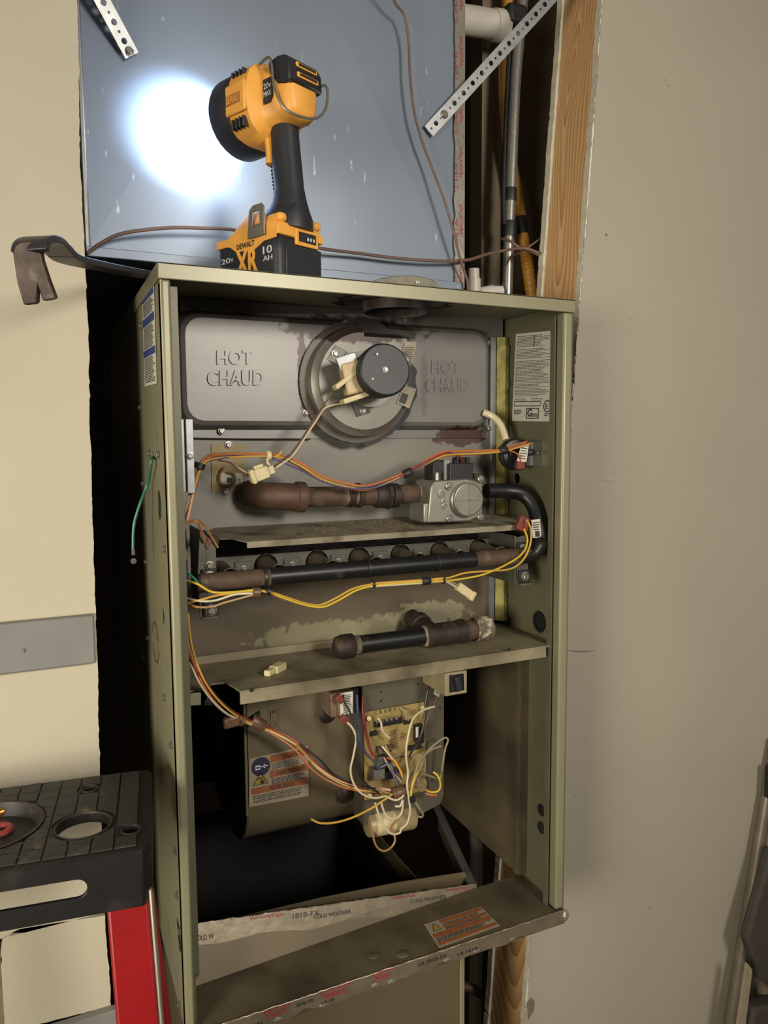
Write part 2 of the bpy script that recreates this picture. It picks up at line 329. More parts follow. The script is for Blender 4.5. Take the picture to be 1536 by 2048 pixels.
# ------------------------------------------------------------------ setting: floor, ceiling, walls, stud
YW = .13; TW = .0127; FL = -.62; CE = 1.95
struct(MB().box((-2.4, -3.0, FL-.05), (2.4, 1.0, FL)).build('floor', M['floor']), 'concrete floor under the furnace')
struct(MB().box((-2.4, -3.0, CE), (2.4, 1.0, CE+.03)).build('ceiling', M['ceiling']))
edge_l = [A(x, y, YW) for x, y in ((155, -60), (157, 130), (161, 300), (168, 520), (175, 640), (182, 900), (192, 1230), (198, 1480), (208, 1825))]
zl = edge_l[-1].z
pl = [V((-2.3, YW, CE)), V((edge_l[0].x, YW, CE))] + ragged(edge_l, .0008, .004) + [V((-2.3, YW, zl))]
struct(MB().prism(pl, (0, TW, 0)).build('wall_left', M['drywall_l'], smooth=0), 'cream drywall left of the furnace closet')
ed2 = [A(x, y, YW) for x, y in ((209, 1832), (214, 1900), (222, 2012))]
patch = ragged(ed2, .0015, .006) + ragged([A(222, 2012, YW), A(8, 2066, YW)], .0012)[1:] + ragged([A(8, 2066, YW), A(3, 1900, YW), A(10, 1872, YW), A(40, 1858, YW)], .001)[1:]
patch[-1:] = [A(40, 1858, YW), A(100, 1848, YW)]
struct(MB().prism(patch, (0, TW, 0)).build('wall_patch', M['drywall_l'], smooth=0), 'cut drywall patch beneath the ladder cap')
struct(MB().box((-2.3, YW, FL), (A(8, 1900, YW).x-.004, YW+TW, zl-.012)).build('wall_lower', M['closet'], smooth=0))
b0 = A(240, 2008, YW-.004); struct(MB().box((-2.3, YW-.012, b0.z-.06), (b0.x, YW, b0.z)).build('baseboard_left', M['rail'], bevel=.002))
ra, rb, rc, rd = A(0, 1243, YW-.012), A(190, 1230, YW-.012), A(192, 1327, YW-.012), A(0, 1345, YW-.012)
rail = struct(MB().hexa([V((-2.3, YW-.012, rc.z)), V((rc.x, YW-.012, rc.z)), V((rc.x, YW, rc.z)), V((-2.3, YW, rc.z)), V((-2.3, YW-.012, rb.z)), V((rc.x, YW-.012, rb.z)), V((rc.x, YW, rb.z)), V((-2.3, YW, rb.z))]).build('trim_1', M['rail'], bevel=.002), 'grey horizontal rail on the left drywall', 'trim')
screw(A(45, 1301, YW-.012), (0, -1, 0), rail, .0022, M['rail'], False); screw(A(192, 1969, YW), (0, -1, 0), None, .003, M['zinc'], False).update({'k': 0}) if False else None
# right wall with the cut gypsum edge, pine stud and inner drywall: all lean with the cut
J0, J1 = A(1207, 0, YW), A(1054, 2010, YW)
def J(z, dx=0.0): t = (z-J0.z)/(J1.z-J0.z); return J0.x+(J1.x-J0.x)*t+dx
zs = [CE, 1.3, 1.0, .7, .4, .1, -.2, -.4, FL]
er = ragged([V((J(z), YW, z)) for z in zs], .0016, .004)
struct(MB().prism([V((2.3, YW, CE))]+er+[V((2.3, YW, FL))], (0, .0012, 0)).build('wall_right', M['drywall_r'], smooth=0), 'grey painted drywall right of the furnace')
er2 = ragged([V((J(z, -.0015), YW, z)) for z in zs], .0012, .005)
struct(MB().prism([p+V((0, .0012, 0)) for p in er2]+[p+V((.03, .0012, 0)) for p in er2[::-1]], (0, TW-.0012, 0)).build('wall_edge', M['gypsum'], smooth=0), 'white broken gypsum edge beside the pine stud')
ys0, ys1 = YW+TW, YW+TW+.085
def lean(x0, x1, y0, y1, za, zb, name, m, bev=.002):
    return MB().hexa([(J(za, x0), y0, za), (J(za, x1), y0, za), (J(za, x1), y1, za), (J(za, x0), y1, za), (J(zb, x0), y0, zb), (J(zb, x1), y0, zb), (J(zb, x1), y1, zb), (J(zb, x0), y1, zb)]).build(name, m, bevel=bev)
struct(lean(.002, .04, ys0, ys1, FL, CE, 'trim_2', M['stud']), 'exposed pine stud right of the furnace', 'stud')
e3 = ragged([V((J(z, -.003), ys1+.001, z)) for z in zs], .0012, .006)
struct(MB().prism([V((2.3, ys1+.001, CE))]+e3+[V((2.3, ys1+.001, FL))], (0, TW, 0)).build('wall_inner', M['gypsum'], smooth=0))
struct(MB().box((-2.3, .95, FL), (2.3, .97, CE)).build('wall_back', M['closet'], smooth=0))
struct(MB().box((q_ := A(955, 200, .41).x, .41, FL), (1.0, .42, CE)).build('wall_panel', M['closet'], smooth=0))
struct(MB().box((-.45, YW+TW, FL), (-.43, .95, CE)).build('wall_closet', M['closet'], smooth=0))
q0, q1 = A(964, 200, .37), A(1003, 200, .37)
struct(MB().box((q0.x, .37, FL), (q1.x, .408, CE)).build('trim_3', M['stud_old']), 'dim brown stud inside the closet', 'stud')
# ------------------------------------------------------------------ furnace
fur = thing('furnace', (W/2, .3, 0), 'open beige gas furnace with its wiring, burners and blower exposed', 'furnace')
def hole_x(px, py, hh, x, n=20):
    c = X(px, py, x); t = X(px, py-hh, x); return circ(c, EY, EZ, (t-c).length, n)
D = .62
holes = [hole_x(318, 1010, 29, 0), hole_x(305, 913, 12, 0, 14), hole_x(326, 1232, 16, 0, 16), hole_x(357, 1870, 26, 0)]
side_l = MB().plate([V((0, .001, 0)), V((0, D, 0)), V((0, D, H-.003)), V((0, .001, H-.003))], holes, (.0015, 0, 0)).build('side_panel', M['cabinet'], fur, smooth=0)
for px, py in ((318, 1010), (305, 913), (326, 1232), (357, 1870)):
    c = X(px, py, .0); MB().box((.0022, c.y-.02, c.z-.02), (.004, c.y+.02, c.z+.02)).build('hole_shade', M['shade_black'], fur)  # black sheets added so the side holes look shaded
ko = MB(); c = X(311, 1284, -.0002); 
for a0, a1 in ((.3, 1.2), (1.5, 2.9), (3.3, 4.4), (4.7, 6.0)):
    for k in range(8):
        t0 = a0+(a1-a0)*k/8; t1 = a0+(a1-a0)*(k+1)/8; R1, R2 = .0262, .0245
        ko.prism([c+EY*math.cos(t)*r+EZ*math.sin(t)*r for t, r in ((t0, R1), (t1, R1), (t1, R2), (t0, R2))], (-.0002, 0, 0))
ko.build('knockout_slot', M['black'], side_l, smooth=0)
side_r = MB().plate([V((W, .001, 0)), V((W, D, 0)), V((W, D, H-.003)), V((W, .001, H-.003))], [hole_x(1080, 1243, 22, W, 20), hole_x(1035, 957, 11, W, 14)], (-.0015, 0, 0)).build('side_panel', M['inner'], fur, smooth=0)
c = X(1080, 1243, W-.0015); MB().lathe(c, (-1, 0, 0), [(0, .0135), (.002, .0145), (.002, .012), (-.004, .012)], 20, False).build('grommet', M['black'], fur)
MB().box((W+.0002, c.y-.02, c.z-.02), (W+.006, c.y+.02, c.z+.02)).build('hole_shade', M['black'], fur)  # black sheet standing for the darkness behind the hole
for py in (1620, 1655):
    c = X(1083, py, W-.0015); MB().lathe(c, (-1, 0, 0), [(0, .009), (.0012, .0085), (.0016, .006)], 14).build('hole_plug', M['dark_in'], fur)
MB().box((.002, D-.002, 0), (W-.002, D, H-.003)).build('back_panel', M['inner'], fur); MB().box((.004, D-.01, .002), (W-.004, D-.002, .36)).box((.002, .14, .002), (.006, D-.01, .36)).build('bay_shade', M['shade_black'], fur)  # the black boxes paint in the shade inside the blower bay
# front stiles: bright folded edge and return coloured darker as shade
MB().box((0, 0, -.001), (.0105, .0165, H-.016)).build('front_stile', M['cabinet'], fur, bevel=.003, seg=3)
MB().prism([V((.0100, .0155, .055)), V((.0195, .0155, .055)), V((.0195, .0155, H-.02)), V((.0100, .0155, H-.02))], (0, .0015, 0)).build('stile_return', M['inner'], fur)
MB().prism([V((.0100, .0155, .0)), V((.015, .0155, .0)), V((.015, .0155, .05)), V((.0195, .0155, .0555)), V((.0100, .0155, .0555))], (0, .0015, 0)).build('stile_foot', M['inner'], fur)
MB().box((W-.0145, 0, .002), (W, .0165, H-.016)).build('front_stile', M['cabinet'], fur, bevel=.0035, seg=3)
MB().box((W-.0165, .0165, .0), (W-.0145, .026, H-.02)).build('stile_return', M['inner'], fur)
# top lid
lid = MB(); lid.box((-.002, -.002, H-.0025), (W+.002, D, H)); lid.box((-.002, -.002, H-.0165), (W+.002, 0, H)); lid.box((-.0022, 0, H-.0165), (-.0004, D, H)); lid.box((W+.0004, 0, H-.0165), (W+.0022, D, H))
lid.build('top_lid', M['cabinet'], fur, bevel=.001)
vent = MB().lathe((.305, .085, H-.004), (0, 0, -1), [(0, .066), (.001, .066), (.001, .043), (.013, .041)], 28, False); vent.build('flue_collar', M['flue'], fur)
MB().plate([V((.3, .085, H-.0035))+V((math.cos(2*PI*i/40)*(.078+random.uniform(-.012, .012)), math.sin(2*PI*i/40)*.06, 0)) for i in range(40)], [], (0, 0, -.0006)).build('soot_patch', M['soot_shade'], fur)
# rating labels on the cabinet sides
M_l = [X(291, 773, -.0001), X(315, 767, -.0001), X(309, 564, -.0001), X(286, 592, -.0001)]
sl = sheet(M_l, 'instruction_label', M['label'], side_l)
for v0, v1 in ((.90, .985), (.64, .725), (.31, .385)): sheet(sub(M_l, .03, v0, .97, v1), 'label_band', M['blue_ink'], sl and side_l, .001)
rows = []
for a, b in ((.74, .89), (.40, .63), (.03, .30)):
    y = b
    while y > a: rows.append((y-.011, y-.003, .08, .95)); y -= .017
prints(M_l, rows, M['ink'], side_l, fill=.5, word=(.1, .3))
for px, py in ((283, 652), (281, 815), (300, 907), (318, 909), (287, 967), (330, 1098), (293, 1123), (297, 1275), (287, 1313), (330, 1395), (343, 1490), (352, 1703), (355, 1790), (361, 1862), (360, 2010)):
    screw(X(px, py, -.0002), (-1, 0, 0), side_l, .0034)
for px, py in ((302, 1615), (303, 1650), (305, 1720), (302, 1760)):
    c = X(px, py, -.0002); MB().lathe(c, (-1, 0, 0), [(0, .006), (.001, .0055), (.001, .004)], 14).build('side_grommet', M['black'], side_l)
rq = [X(1025, 842, W-.0016), X(1103, 843, W-.0016), X(1109, 661, W-.0016), X(1033, 668, W-.0016)]
sheet(rq, 'rating_label', M['label'], side_r)
rows = [(y-.008, y-.002, .04, .97) for y in [.97-.0165*i for i in range(44)] if not (.70 < y < .715 or .83 < y < .84)]
rows = [r for r in rows if r[0] > .28]+[(y-.008, y-.002, .06, .42) for y in (.26, .245, .23)]+[(y-.008, y-.002, .5, .8) for y in (.26, .245, .23)]
prints(rq, rows, M['ink'], side_r, word=(.04, .12), ragged=.35)
fr = MB(); n_ = nrm(rq)
for a in (sub(rq, .04, .17, .74, .18), sub(rq, .04, .22, .74, .23), sub(rq, .04, .17, .05, .23), sub(rq, .73, .17, .74, .23), sub(rq, .38, .03, .7, .04), sub(rq, .38, .14, .7, .15), sub(rq, .38, .03, .4, .15), sub(rq, .68, .03, .7, .15), sub(rq, .5, .84, .515, .97)): fr.prism([p+n_*.0012 for p in a], n_*.0002)
fr.build('label_frame', M['ink'], side_r, smooth=0)
text('G', sub(rq, .41, .05, .53, .14), M['ink'], side_r, bold=.03); text('ama', sub(rq, .54, .05, .67, .09), M['ink'], side_r)
rg = MB().lathe(bil(rq, .9, .17)-EX*.001, (-1, 0, 0), [(0, .0085), (.0004, .0085), (.0004, .007), (0, .007)], 18, False); rg.build('label_seal', M['ink'], side_r); text('E', sub(rq, .86, .14, .94, .2), M['ink'], side_r)
prints(rq, [(.08, .09, .84, .97), (.06, .07, .84, .94), (.12, .13, .05, .3), (.10, .11, .05, .28), (.08, .09, .05, .25)], M['ink'], side_r, word=(.04, .08))
# vestibule back panel, deck, insulation
YB = .152
bp_ = MB().box((.002, YB, .372), (.498, YB+.002, .664)).box((.0455, YB, .664), (.498, YB+.002, H-.004)).build('burner_box_panel', M['steel_panel'], fur)
MB().box((.0022, YB+.03, .6), (.09, YB+.034, H-.004)).build('recess_shade', M['shade_black'], fur)  # black sheet put in as shade for the gap beside the cover
fl = MB(); a = A(984, 640, YB).x; fl.box((.487, YB-.009, .385), (.489, YB, H-.03)); fl.box((.489, YB-.009, .385), (.4965, YB-.0075, H-.03)); fl.build('panel_flange', M['galv'], fur, bevel=.0005)
ins = MB(); rings = []
for i in range(60):
    z = .385+(H-.03-.385)*i/59; j = random.uniform(-.0025, .0025); rings.append([V((.4985, YB-.008, z)), V((.508+j*.5, YB-.016+j, z)), V((.5165, YB-.012+j, z)), V((.5165, YB+.002, z)), V((.4985, YB+.002, z))])
ins.loft(rings).build('insulation_strip', M['insul'], fur)
ZS = .3745; deck = MB()
sh = [V((.5185, .0185, ZS)), V((.5185, D-.004, ZS)), V((.0025, D-.004, ZS)), V((.0025, .045, ZS)), V((.04, .045, ZS)), V((.052, .06, ZS)), V((.066, .058, ZS)), V((.072, .04, ZS)), V((.075, .0185, ZS))]
deck.prism(sh, (0, 0, .002)); deck.box((.075, .0183, ZS-.0135), (.4985, .0203, ZS-.0001)); deck.build('blower_deck', M['shelf'], fur, smooth=0)
MB().box((.032, .142, ZS+.002), (.487, .1435, ZS+.012)).build('deck_flange', M['shelf'], fur)
q = [A(375, 1412, .03), A(402, 1410, .03), A(402, 1385, .03), A(375, 1388, .03)]
MB().prism(q, (0, .0015, 0)).build('deck_tab', M['cabinet'], fur, bevel=.0004); 
for px, py in ((503, 1380), (1018, 1298)): screw(A(px, py, .0183), (0, -1, 0), fur, .0018, M['dark_in'], False)
MB().prism([A(x, y, .085) for x, y in ((408, 1410), (418, 1380), (432, 1384), (424, 1412))], (0, .02, 0)).build('wire_clip', M['dark_in'], fur)
screw(A(976, 1243, .14), (0, -1, 0), fur, .003)
# collector cover with embossed lettering
cov = MB(); def_ = [A(x, y, YB-.0005) for x, y in ((366, 628), (366, 866), (385, 877), (985, 876), (1002, 866), (1004, 640), (990, 628))]
cov.prism(def_, (0, -.0025, 0))
def rrect(x0, x1, z0, z1, r, y, n=5):
    o = []
    for cx, cz, a in ((x1-r, z1-r, 0), (x0+r, z1-r, PI/2), (x0+r, z0+r, PI), (x1-r, z0+r, 1.5*PI)):
        for i in range(n): t = a+PI/2*i/(n-1); o.append(V((cx+r*math.cos(t), y, cz+r*math.sin(t))))
    return o
a, b, c2 = A(362, 855, .134), A(978, 850, .134), A(600, 632, .134)
x0, x1, z0, z1 = a.x, b.x, .6755, .8155
cov.loft([rrect(x0-.003, x1+.003, z0-.003, z1+.003, .02, YB-.003), rrect(x0, x1, z0, z1, .022, .139), rrect(x0+.003, x1-.003, z0+.003, z1-.003, .022, .1335), rrect(x0+.008, x1-.008, z0+.008, z1-.008, .02, .131)])
cover = cov.build('collector_cover', M['cover'], fur, smooth=22)
YC = .131
for s_, q in (('HOT', (433, 505, 701, 730)), ('CHAUD', (414, 527, 741, 772)), ('HOT', (862, 920, 721, 748)), ('CHAUD', (850, 937, 757, 785))):
    l, r, t, b = q; text(s_, [A(l, b, YC), A(r, b-1, YC), A(r, t-1, YC), A(l, t, YC)], M['cover'], cover, 'embossed_lettering', -.0006, .0029 if l < 600 else .0017, bold=.03, bevel=.0012)
for px, py in ((443, 862), (612, 826), (812, 640), (978, 857), (975, 685), (970, 825)): screw(A(px, py, .13 if px in (612, 812) else .145), (0, -1, 0), cover, .0034, M['zinc'])
MB().tube([A(x, y, .147) for x, y in ((366, 876), (480, 878), (620, 879))], .0009, 6).build('seam', M['dark_in'], cover)
gk = MB(); gc = A(722, 764, .13); gl = [gc+V((math.cos(t)*(.083+random.uniform(-.003, .004)), 0, math.sin(t)*(.083+random.uniform(-.003, .004)))) for t in [2*PI*i/60 for i in range(60)]]
gk.prism([V((p.x, .1312, p.z)) for p in gl], (0, -.0016, 0)).build('scorched_gasket', M['soot_shade'], fur, smooth=0)
# inducer blower
ic = A(722, 764, .112); R_ = .0735
def hz(r, y, tail): 
    o = [V((ic.x+math.cos(t)*r, y, ic.z+math.sin(t)*r)) for t in [PI/2+PI*1.5*i/40 for i in range(41)]]
    return o+[V((ic.x+r, y, ic.z+tail)), V((ic.x, y, ic.z+tail))]
ind = MB(); rings = [hz(R_*1.08, .1285, .066), hz(R_*1.08, .126, .066), hz(R_*.985, .124, .063), hz(R_*.96, .108, .061), hz(R_*.86, .103, .058), hz(R_*.845, .1005, .057), hz(R_*.78, .1005, .054)]
inducer = ind.loft(rings).build('inducer_blower', M['housing'], fur, smooth=35)
cb = A(771, 739, .032); axis = V((.0, -1, 0)); mc = V((ic.x+.004, .1, ic.z+.003))
mot = MB().lathe(mc, cb-mc, [(0, .036), (.006, .037), (.009, .022), (.035, .020)], 28); mot.build('motor_frame', M['cast'], inducer)
am = (cb-mc).normalized(); L_ = (cb-mc).length
mcap = MB().lathe(cb-am*.026, am, [(-.012, .012), (-.010, .026), (0, .0315), (.022, .0325), (.0245, .0318), (.0262, .0298), (.0266, .0), ], 40).build('motor_cap', M['black_cap'], inducer, smooth=25)
capf = cb+am*.0008
_, cu, cv = MB().frame(am)
screw(capf-am*.0008, am, inducer, .0026, M['zinc'], False)
for px, py in ((754, 708), (798, 720), (745, 758), (788, 770)): p = A(px, py, .0325); screw(p, am, inducer, .0012, M['zinc'], False)
def onm(px, py, y): return A(px, py, y)
MB().obox(A(706, 757, .07), (.013, -.002, .003), (.004, .016, 0), (-.004, 0, .019)).build('stator_coil', M['tan'], inducer, bevel=.003)
MB().obox(A(712, 795, .066), (.018, -.002, .006), (.002, .012, 0), (-.001, 0, .003)).build('coil_bobbin', M['cream'], inducer, bevel=.001)
MB().obox(A(694, 757, .066), (.016, -.002, .012), (.002, .012, 0), (-.001, 0, .003)).build('coil_bobbin', M['cream'], inducer, bevel=.001)
MB().obox(A(700, 735, .068), (.012, -.002, .004), (.004, .01, 0), (-.006, 0, .014)).build('stator_plates', M['galv'], inducer, bevel=.001)
for (px, py), (qx, qy) in (((670, 708), (700, 725)), ((726, 822), (722, 790)), ((812, 720), (780, 740))):
    p, q = A(px, py, .0975), A(qx, qy, .09); d = (q-p); s_ = V((-d.z, 0, d.x)).normalized()*.0105
    br = MB().hexa([p-d*.25-s_, p+d*.5-s_, p+d*.5-s_+EY*.002, p-d*.25-s_+EY*.002, p-d*.25+s_, p+d*.5+s_, p+d*.5+s_+EY*.002, p-d*.25+s_+EY*.002]); br.hexa([p+d*.5-s_, q-s_*.6, q-s_*.6+EY*.002, p+d*.5-s_+EY*.002, p+d*.5+s_, q+s_*.6, q+s_*.6+EY*.002, p+d*.5+s_+EY*.002])
    br.build('motor_leg', M['galv'], inducer, bevel=.0006); screw(p, (0, -1, 0), inducer, .0036)
q = [A(800, 725, .1), A(827, 727, .1), A(832, 684, .1), A(808, 683, .1)]; sheet(q, 'inducer_label', M['label_dull'], inducer)
prints(q, [(y, y+.03, .1, .9) for y in (.2, .3, .4, .5, .6, .7)], M['ink'], inducer, word=(.2, .5))
q = [A(793, 806, .1), A(818, 817, .1), A(832, 778, .1), A(806, 770, .1)]; sheet(q, 'inducer_label', M['label_dull'], inducer); sheet(sub(q, .1, .1, .6, .6), 'label_blot', M['ink'], inducer, .001)
# pressure switch, its bracket and hose
pc = A(1035, 908, .085); psn = V((-.15, -1, .05)).normalized()
psw = MB().lathe(pc-psn*.02, psn, [(0, .019), (.004, .0225), (.012, .0225), (.014, .0205), (.017, .020), (.018, .014), (.023, .013)], 32).build('pressure_switch', M['black'], fur)
MB().prism([A(1060, 931, .062), A(1099, 933, .06), A(1100, 882, .06), A(1062, 884, .062)], (0, .0015, 0)).prism([A(1099, 933, .06), A(1100, 882, .06), A(1103, 882, .06), A(1102, 933, .06)], (0, -.012, 0)).prism([A(1060, 931, .062), A(1062, 884, .062), A(1064, 884, .062), A(1062, 931, .062)], (0, .02, 0)).build('switch_bracket', M['galv'], psw)
q = [A(1033, 922, .065), A(1052, 924, .065), A(1057, 890, .065), A(1042, 888, .065)]; sheet(q, 'switch_label', M['label'], psw); prints(q, [(y, y+.05, .1, .9) for y in (.15, .3, .45, .6, .75)], M['ink'], psw, word=(.15, .4))
MB().lathe(A(1060, 905, .066), psn, [(0, .005), (.006, .0045), (.008, .002)], 12).build('switch_port', M['black'], psw)
MB().obox(A(1040, 930, .068), (.006, 0, 0), (0, .004, 0), (0, 0, .0055)).build('wire_terminal', M['red_term'], psw, bevel=.001)
MB().obox(A(1090, 897, .05)-EY*.001, (.001, 0, 0), (0, .0008, 0), (0, 0, .001)); screw(A(1076, 906, .0605), (0, -1, 0), psw, .002)
for py in (893, 922): MB().lathe(A(1094, py, .0605), (0, -1, 0), [(0, .0016), (.0003, .0016)], 8).build('bracket_hole', M['dark_in'], psw)
MB().tube([A(967, 825, .128), A(985, 833, .12), A(1001, 850, .11), A(1012, 880, .1)], .0052, 10).build('rubber_hose', M['hose'], fur)
# left bracket and limit switch plate
b1 = MB(); b1.box((A(373, 900, .03).x, .03, A(380, 987, .03).z), (A(388, 900, .03).x, .032, A(380, 838, .03).z)); b1.box((A(360, 900, .03).x, .034, A(380, 984, .03).z), (A(373, 900, .03).x, .036, A(380, 838, .03).z)); b1.box((A(372, 900, .03).x, .03, A(380, 984, .03).z), (A(374, 900, .03).x, .036, A(380, 838, .03).z))
b1.build('side_channel', M['galv'], fur, bevel=.0008); screw(A(380, 912, .03), (0, -1, 0), fur, .003)
q = [A(423, 985, YB), A(490, 984, YB), A(488, 888, YB), A(422, 889, YB)]; lim = sheet(q, 'limit_switch_plate', M['pcb'], fur, .0005, .001)
q = [A(433, 968, YB), A(484, 967, YB), A(484, 946, YB), A(434, 945, YB)]; sheet(q, 'limit_label', M['label'], lim, .002); sheet([A(453, 965, YB), A(463, 965, YB), A(463, 955, YB), A(453, 955, YB)], 'label_blot', M['ink'], lim, .0026); text('P18', [A(475, 965, YB), A(475, 957, YB), A(481, 957, YB), A(481, 965, YB)], M['ink'], lim, off=.0028)
for px, py in ((457, 890), (451, 983)): screw(A(px, py, YB-.002), (0, -1, 0), lim, .0036)
MB().tube([A(x, y, YB-.008) for x, y in ((448, 934), (440, 950), (442, 966), (456, 970), (470, 962), (468, 948), (455, 944))], .0014, 6).build('sensor_wire', M['w_tan'], lim)
# gas pipe to the valve
ya = .1
MB().tube([A(560, 994, ya), A(590, 994, ya), A(640, 993, ya), A(740, 991, ya), A(835, 987, ya)], .0128, 14).build('gas_pipe', M['rust_pipe'], fur)
el = MB(); e0, e1 = A(604, 994, ya), A(560, 993, ya)
el.tube([e0, e1, e1+V((-.014, .006, .001)), e1+V((-.026, .03, .002)), e1+V((-.027, .05, .002))], lambda t: .0172 if t < .9 else .0165, 18)
el.lathe(e0, e0-e1, [(-.008, .0195), (0, .0195), (.003, .019)], 18); el.build('pipe_elbow', M['rust_red'], fur, smooth=50)
for px, r, wd in ((700, .0155, .008), (716, .0165, .005), (760, .0165, .016), (775, .018, .006), (788, .0165, .01), (690, .0142, .003)):
    p = A(px, 991, ya); MB().lathe(p-EX*wd/2, EX, [(0, r*.94), (wd*.1, r), (wd*.9, r), (wd, r*.94)], 8 if px == 775 else 16).build('pipe_union', M['rust_dark'] if px != 690 else M['rust_pipe'], fur)
# gas valve
yv = .062; vb = MB(); vq = [A(x, y, yv) for x, y in ((856, 1046), (940, 1043), (966, 1030), (966, 965), (935, 957), (868, 962), (862, 975))]
vb.prism(vq, (0, .05, 0)); p0 = A(836, 986, .095)
vb.lathe(A(833, 987, .1), EX, [(0, .0155), (.006, .0175), (.03, .0185), (.036, .016)], 8); vb.box((A(838, 1040, .08).x, .066, A(838, 1044, .08).z), (A(900, 1040, .08).x, .11, A(838, 1005, .08).z))
valve = vb.build('gas_valve', M['cast'], fur, bevel=.002)
rc = A(939, 1000, .05); MB().lathe(rc+EY*.012, (0, -1, 0), [(0, .0235), (.005, .0235), (.006, .0222), (.01, .0222), (.0105, .021), (.0097, .0205), (.0097, 0)], 40).build('regulator_cap', M['cast'], valve)
MB().box((rc.x-.0008, rc.y+.0005, rc.z-.0205), (rc.x+.0008, rc.y+.003, rc.z+.0205)).box((rc.x-.0205, rc.y+.0005, rc.z-.0008), (rc.x+.0205, rc.y+.003, rc.z+.0008)).build('cap_rib', M['cast'], valve)
for px, py in ((899, 972), (963, 958), (900, 1037), (963, 1034)):
    p = A(px, py, .058); MB().lathe(p+EY*.01, (0, -1, 0), [(0, .0052), (.009, .005), (.01, .004)], 14).build('screw_boss', M['cast'], valve); screw(p, (0, -1, 0), valve, .0022, M['zinc'], False)
for px, py, r in ((882, 987, .0055), (886, 1003, .003), (888, 1011, .0036)):
    p = A(px, py, .0615); MB().lathe(p+EY*.002, (0, -1, 0), [(0, r), (.003, r), (.0032, r*.6), (.0008, r*.55)], 16, False).build('pressure_tap', M['cast'], valve); MB().lathe(p+EY*.0012, (0, -1, 0), [(0, r*.58), (.0003, r*.58)], 14).build('tap_plug', M['dark_in'], valve)
MB().lathe(A(874, 969, .075), EZ, [(0, .0035), (.014, .0035), (.016, .003)], 10).build('vent_post', M['cast'], valve)
a, b = A(900, 972, .066), A(947, 926, .066); MB().box((a.x, .066, a.z-.004), (b.x, .093, b.z)).build('solenoid', M['black'], valve, bevel=.001)
a, b = A(866, 968, .08), A(890, 921, .08); MB().box((a.x, .08, a.z-.004), (b.x, .105, b.z)).build('solenoid', M['black'], valve, bevel=.001)
a, b = A(890, 968, .072), A(901, 920, .072); MB().box((a.x, .074, a.z-.004), (b.x, .1, b.z)).build('solenoid_yoke', M['galv'], valve)
a = A(952, 953, .08); MB().box((a.x-.004, .078, a.z-.004), (a.x+.004, .09, a.z+.004)).build('valve_connector', M['black'], valve)
for px in (912, 925, 936): p = A(px, 922, .075); MB().box((p.x-.003, .074, p.z-.003), (p.x+.003, .08, p.z+.005)).build('valve_terminal', M['dark_in'], valve)
# U-shaped supply pipe and burner manifold
ZM, YM = .5022, .03
mp_ = [A(972, 982, .08), A(1012, 982, .078), A(1045, 988, .07), A(1067, 1012, .058), A(1077, 1050, .045), A(1080, 1085, .036), V((.4925, .03, ZM+.012)), V((.482, .03, ZM+.001)), V((.462, YM, ZM))]
MB().tube(mp_, .0108, 14).build('supply_pipe', M['black_pipe'], fur, smooth=60)
m1, m2, m3, m4 = V((.036, YM, ZM)), V((.115, YM, ZM)), V((.39, YM, ZM)), V((.475, YM, ZM))
man = MB().cyl(m2, m3, .0105, n=18).build('burner_manifold', M['black_pipe'], fur)
MB().cyl(m1, m2, .0102, n=18).build('manifold_end', M['rust_pipe'], man); MB().cyl(m3, m4, .0106, n=18).build('manifold_end', M['rust_pipe'], man)
MB().lathe(m1, (-1, 0, 0), [(0, .0102), (.003, .009), (.004, 0)], 18).build('manifold_plug', M['rust_dark'], man)
for pts, nm in ((((412, 1060), (432, 1088), (435, 1235), (400, 1236), (395, 1150), (399, 1062)), 'l'), (((1032, 1075), (1053, 1070), (1058, 1168), (1040, 1170), (1030, 1120)), 'r')):
    br = MB().prism([A(x, y, .045) for x, y in pts], (0, .002, 0)); 
    if nm == 'l': br.box((A(412, 1100, .045).x-.001, .045, A(412, 1236, .045).z), (A(412, 1100, .045).x+.001, .14, A(412, 1066, .045).z)); br.box((A(400, 1236, .045).x, .04, A(400, 1236, .045).z-.001), (A(435, 1236, .045).x, .047, A(400, 1236, .045).z+.001))
    else: br.box((A(1030, 1100, .045).x, .045, A(1030, 1168, .045).z), (A(1030, 1100, .045).x+.002, .14, A(1030, 1072, .045).z)); br.box((A(1038, 1170, .045).x, .04, A(1038, 1170, .045).z-.001), (A(1060, 1170, .045).x, .047, A(1038, 1168, .045).z+.001))
    br.build('manifold_bracket', M['galv_old'], fur, bevel=.0005)
for px, py in ((418, 1153), (421, 1219), (1043, 1097), (1047, 1152)):
    a = A(px, py, .044); MB().box((a.x-.0085, .041, a.z-.009), (a.x+.0085, .0445, a.z+.009)).build('bracket_pad', M['black'], fur, bevel=.0008); screw(a-EY*.003, (0, -1, 0), fur, .005)
screw(A(419, 1131, .044), (0, -1, 0), fur, .0038)
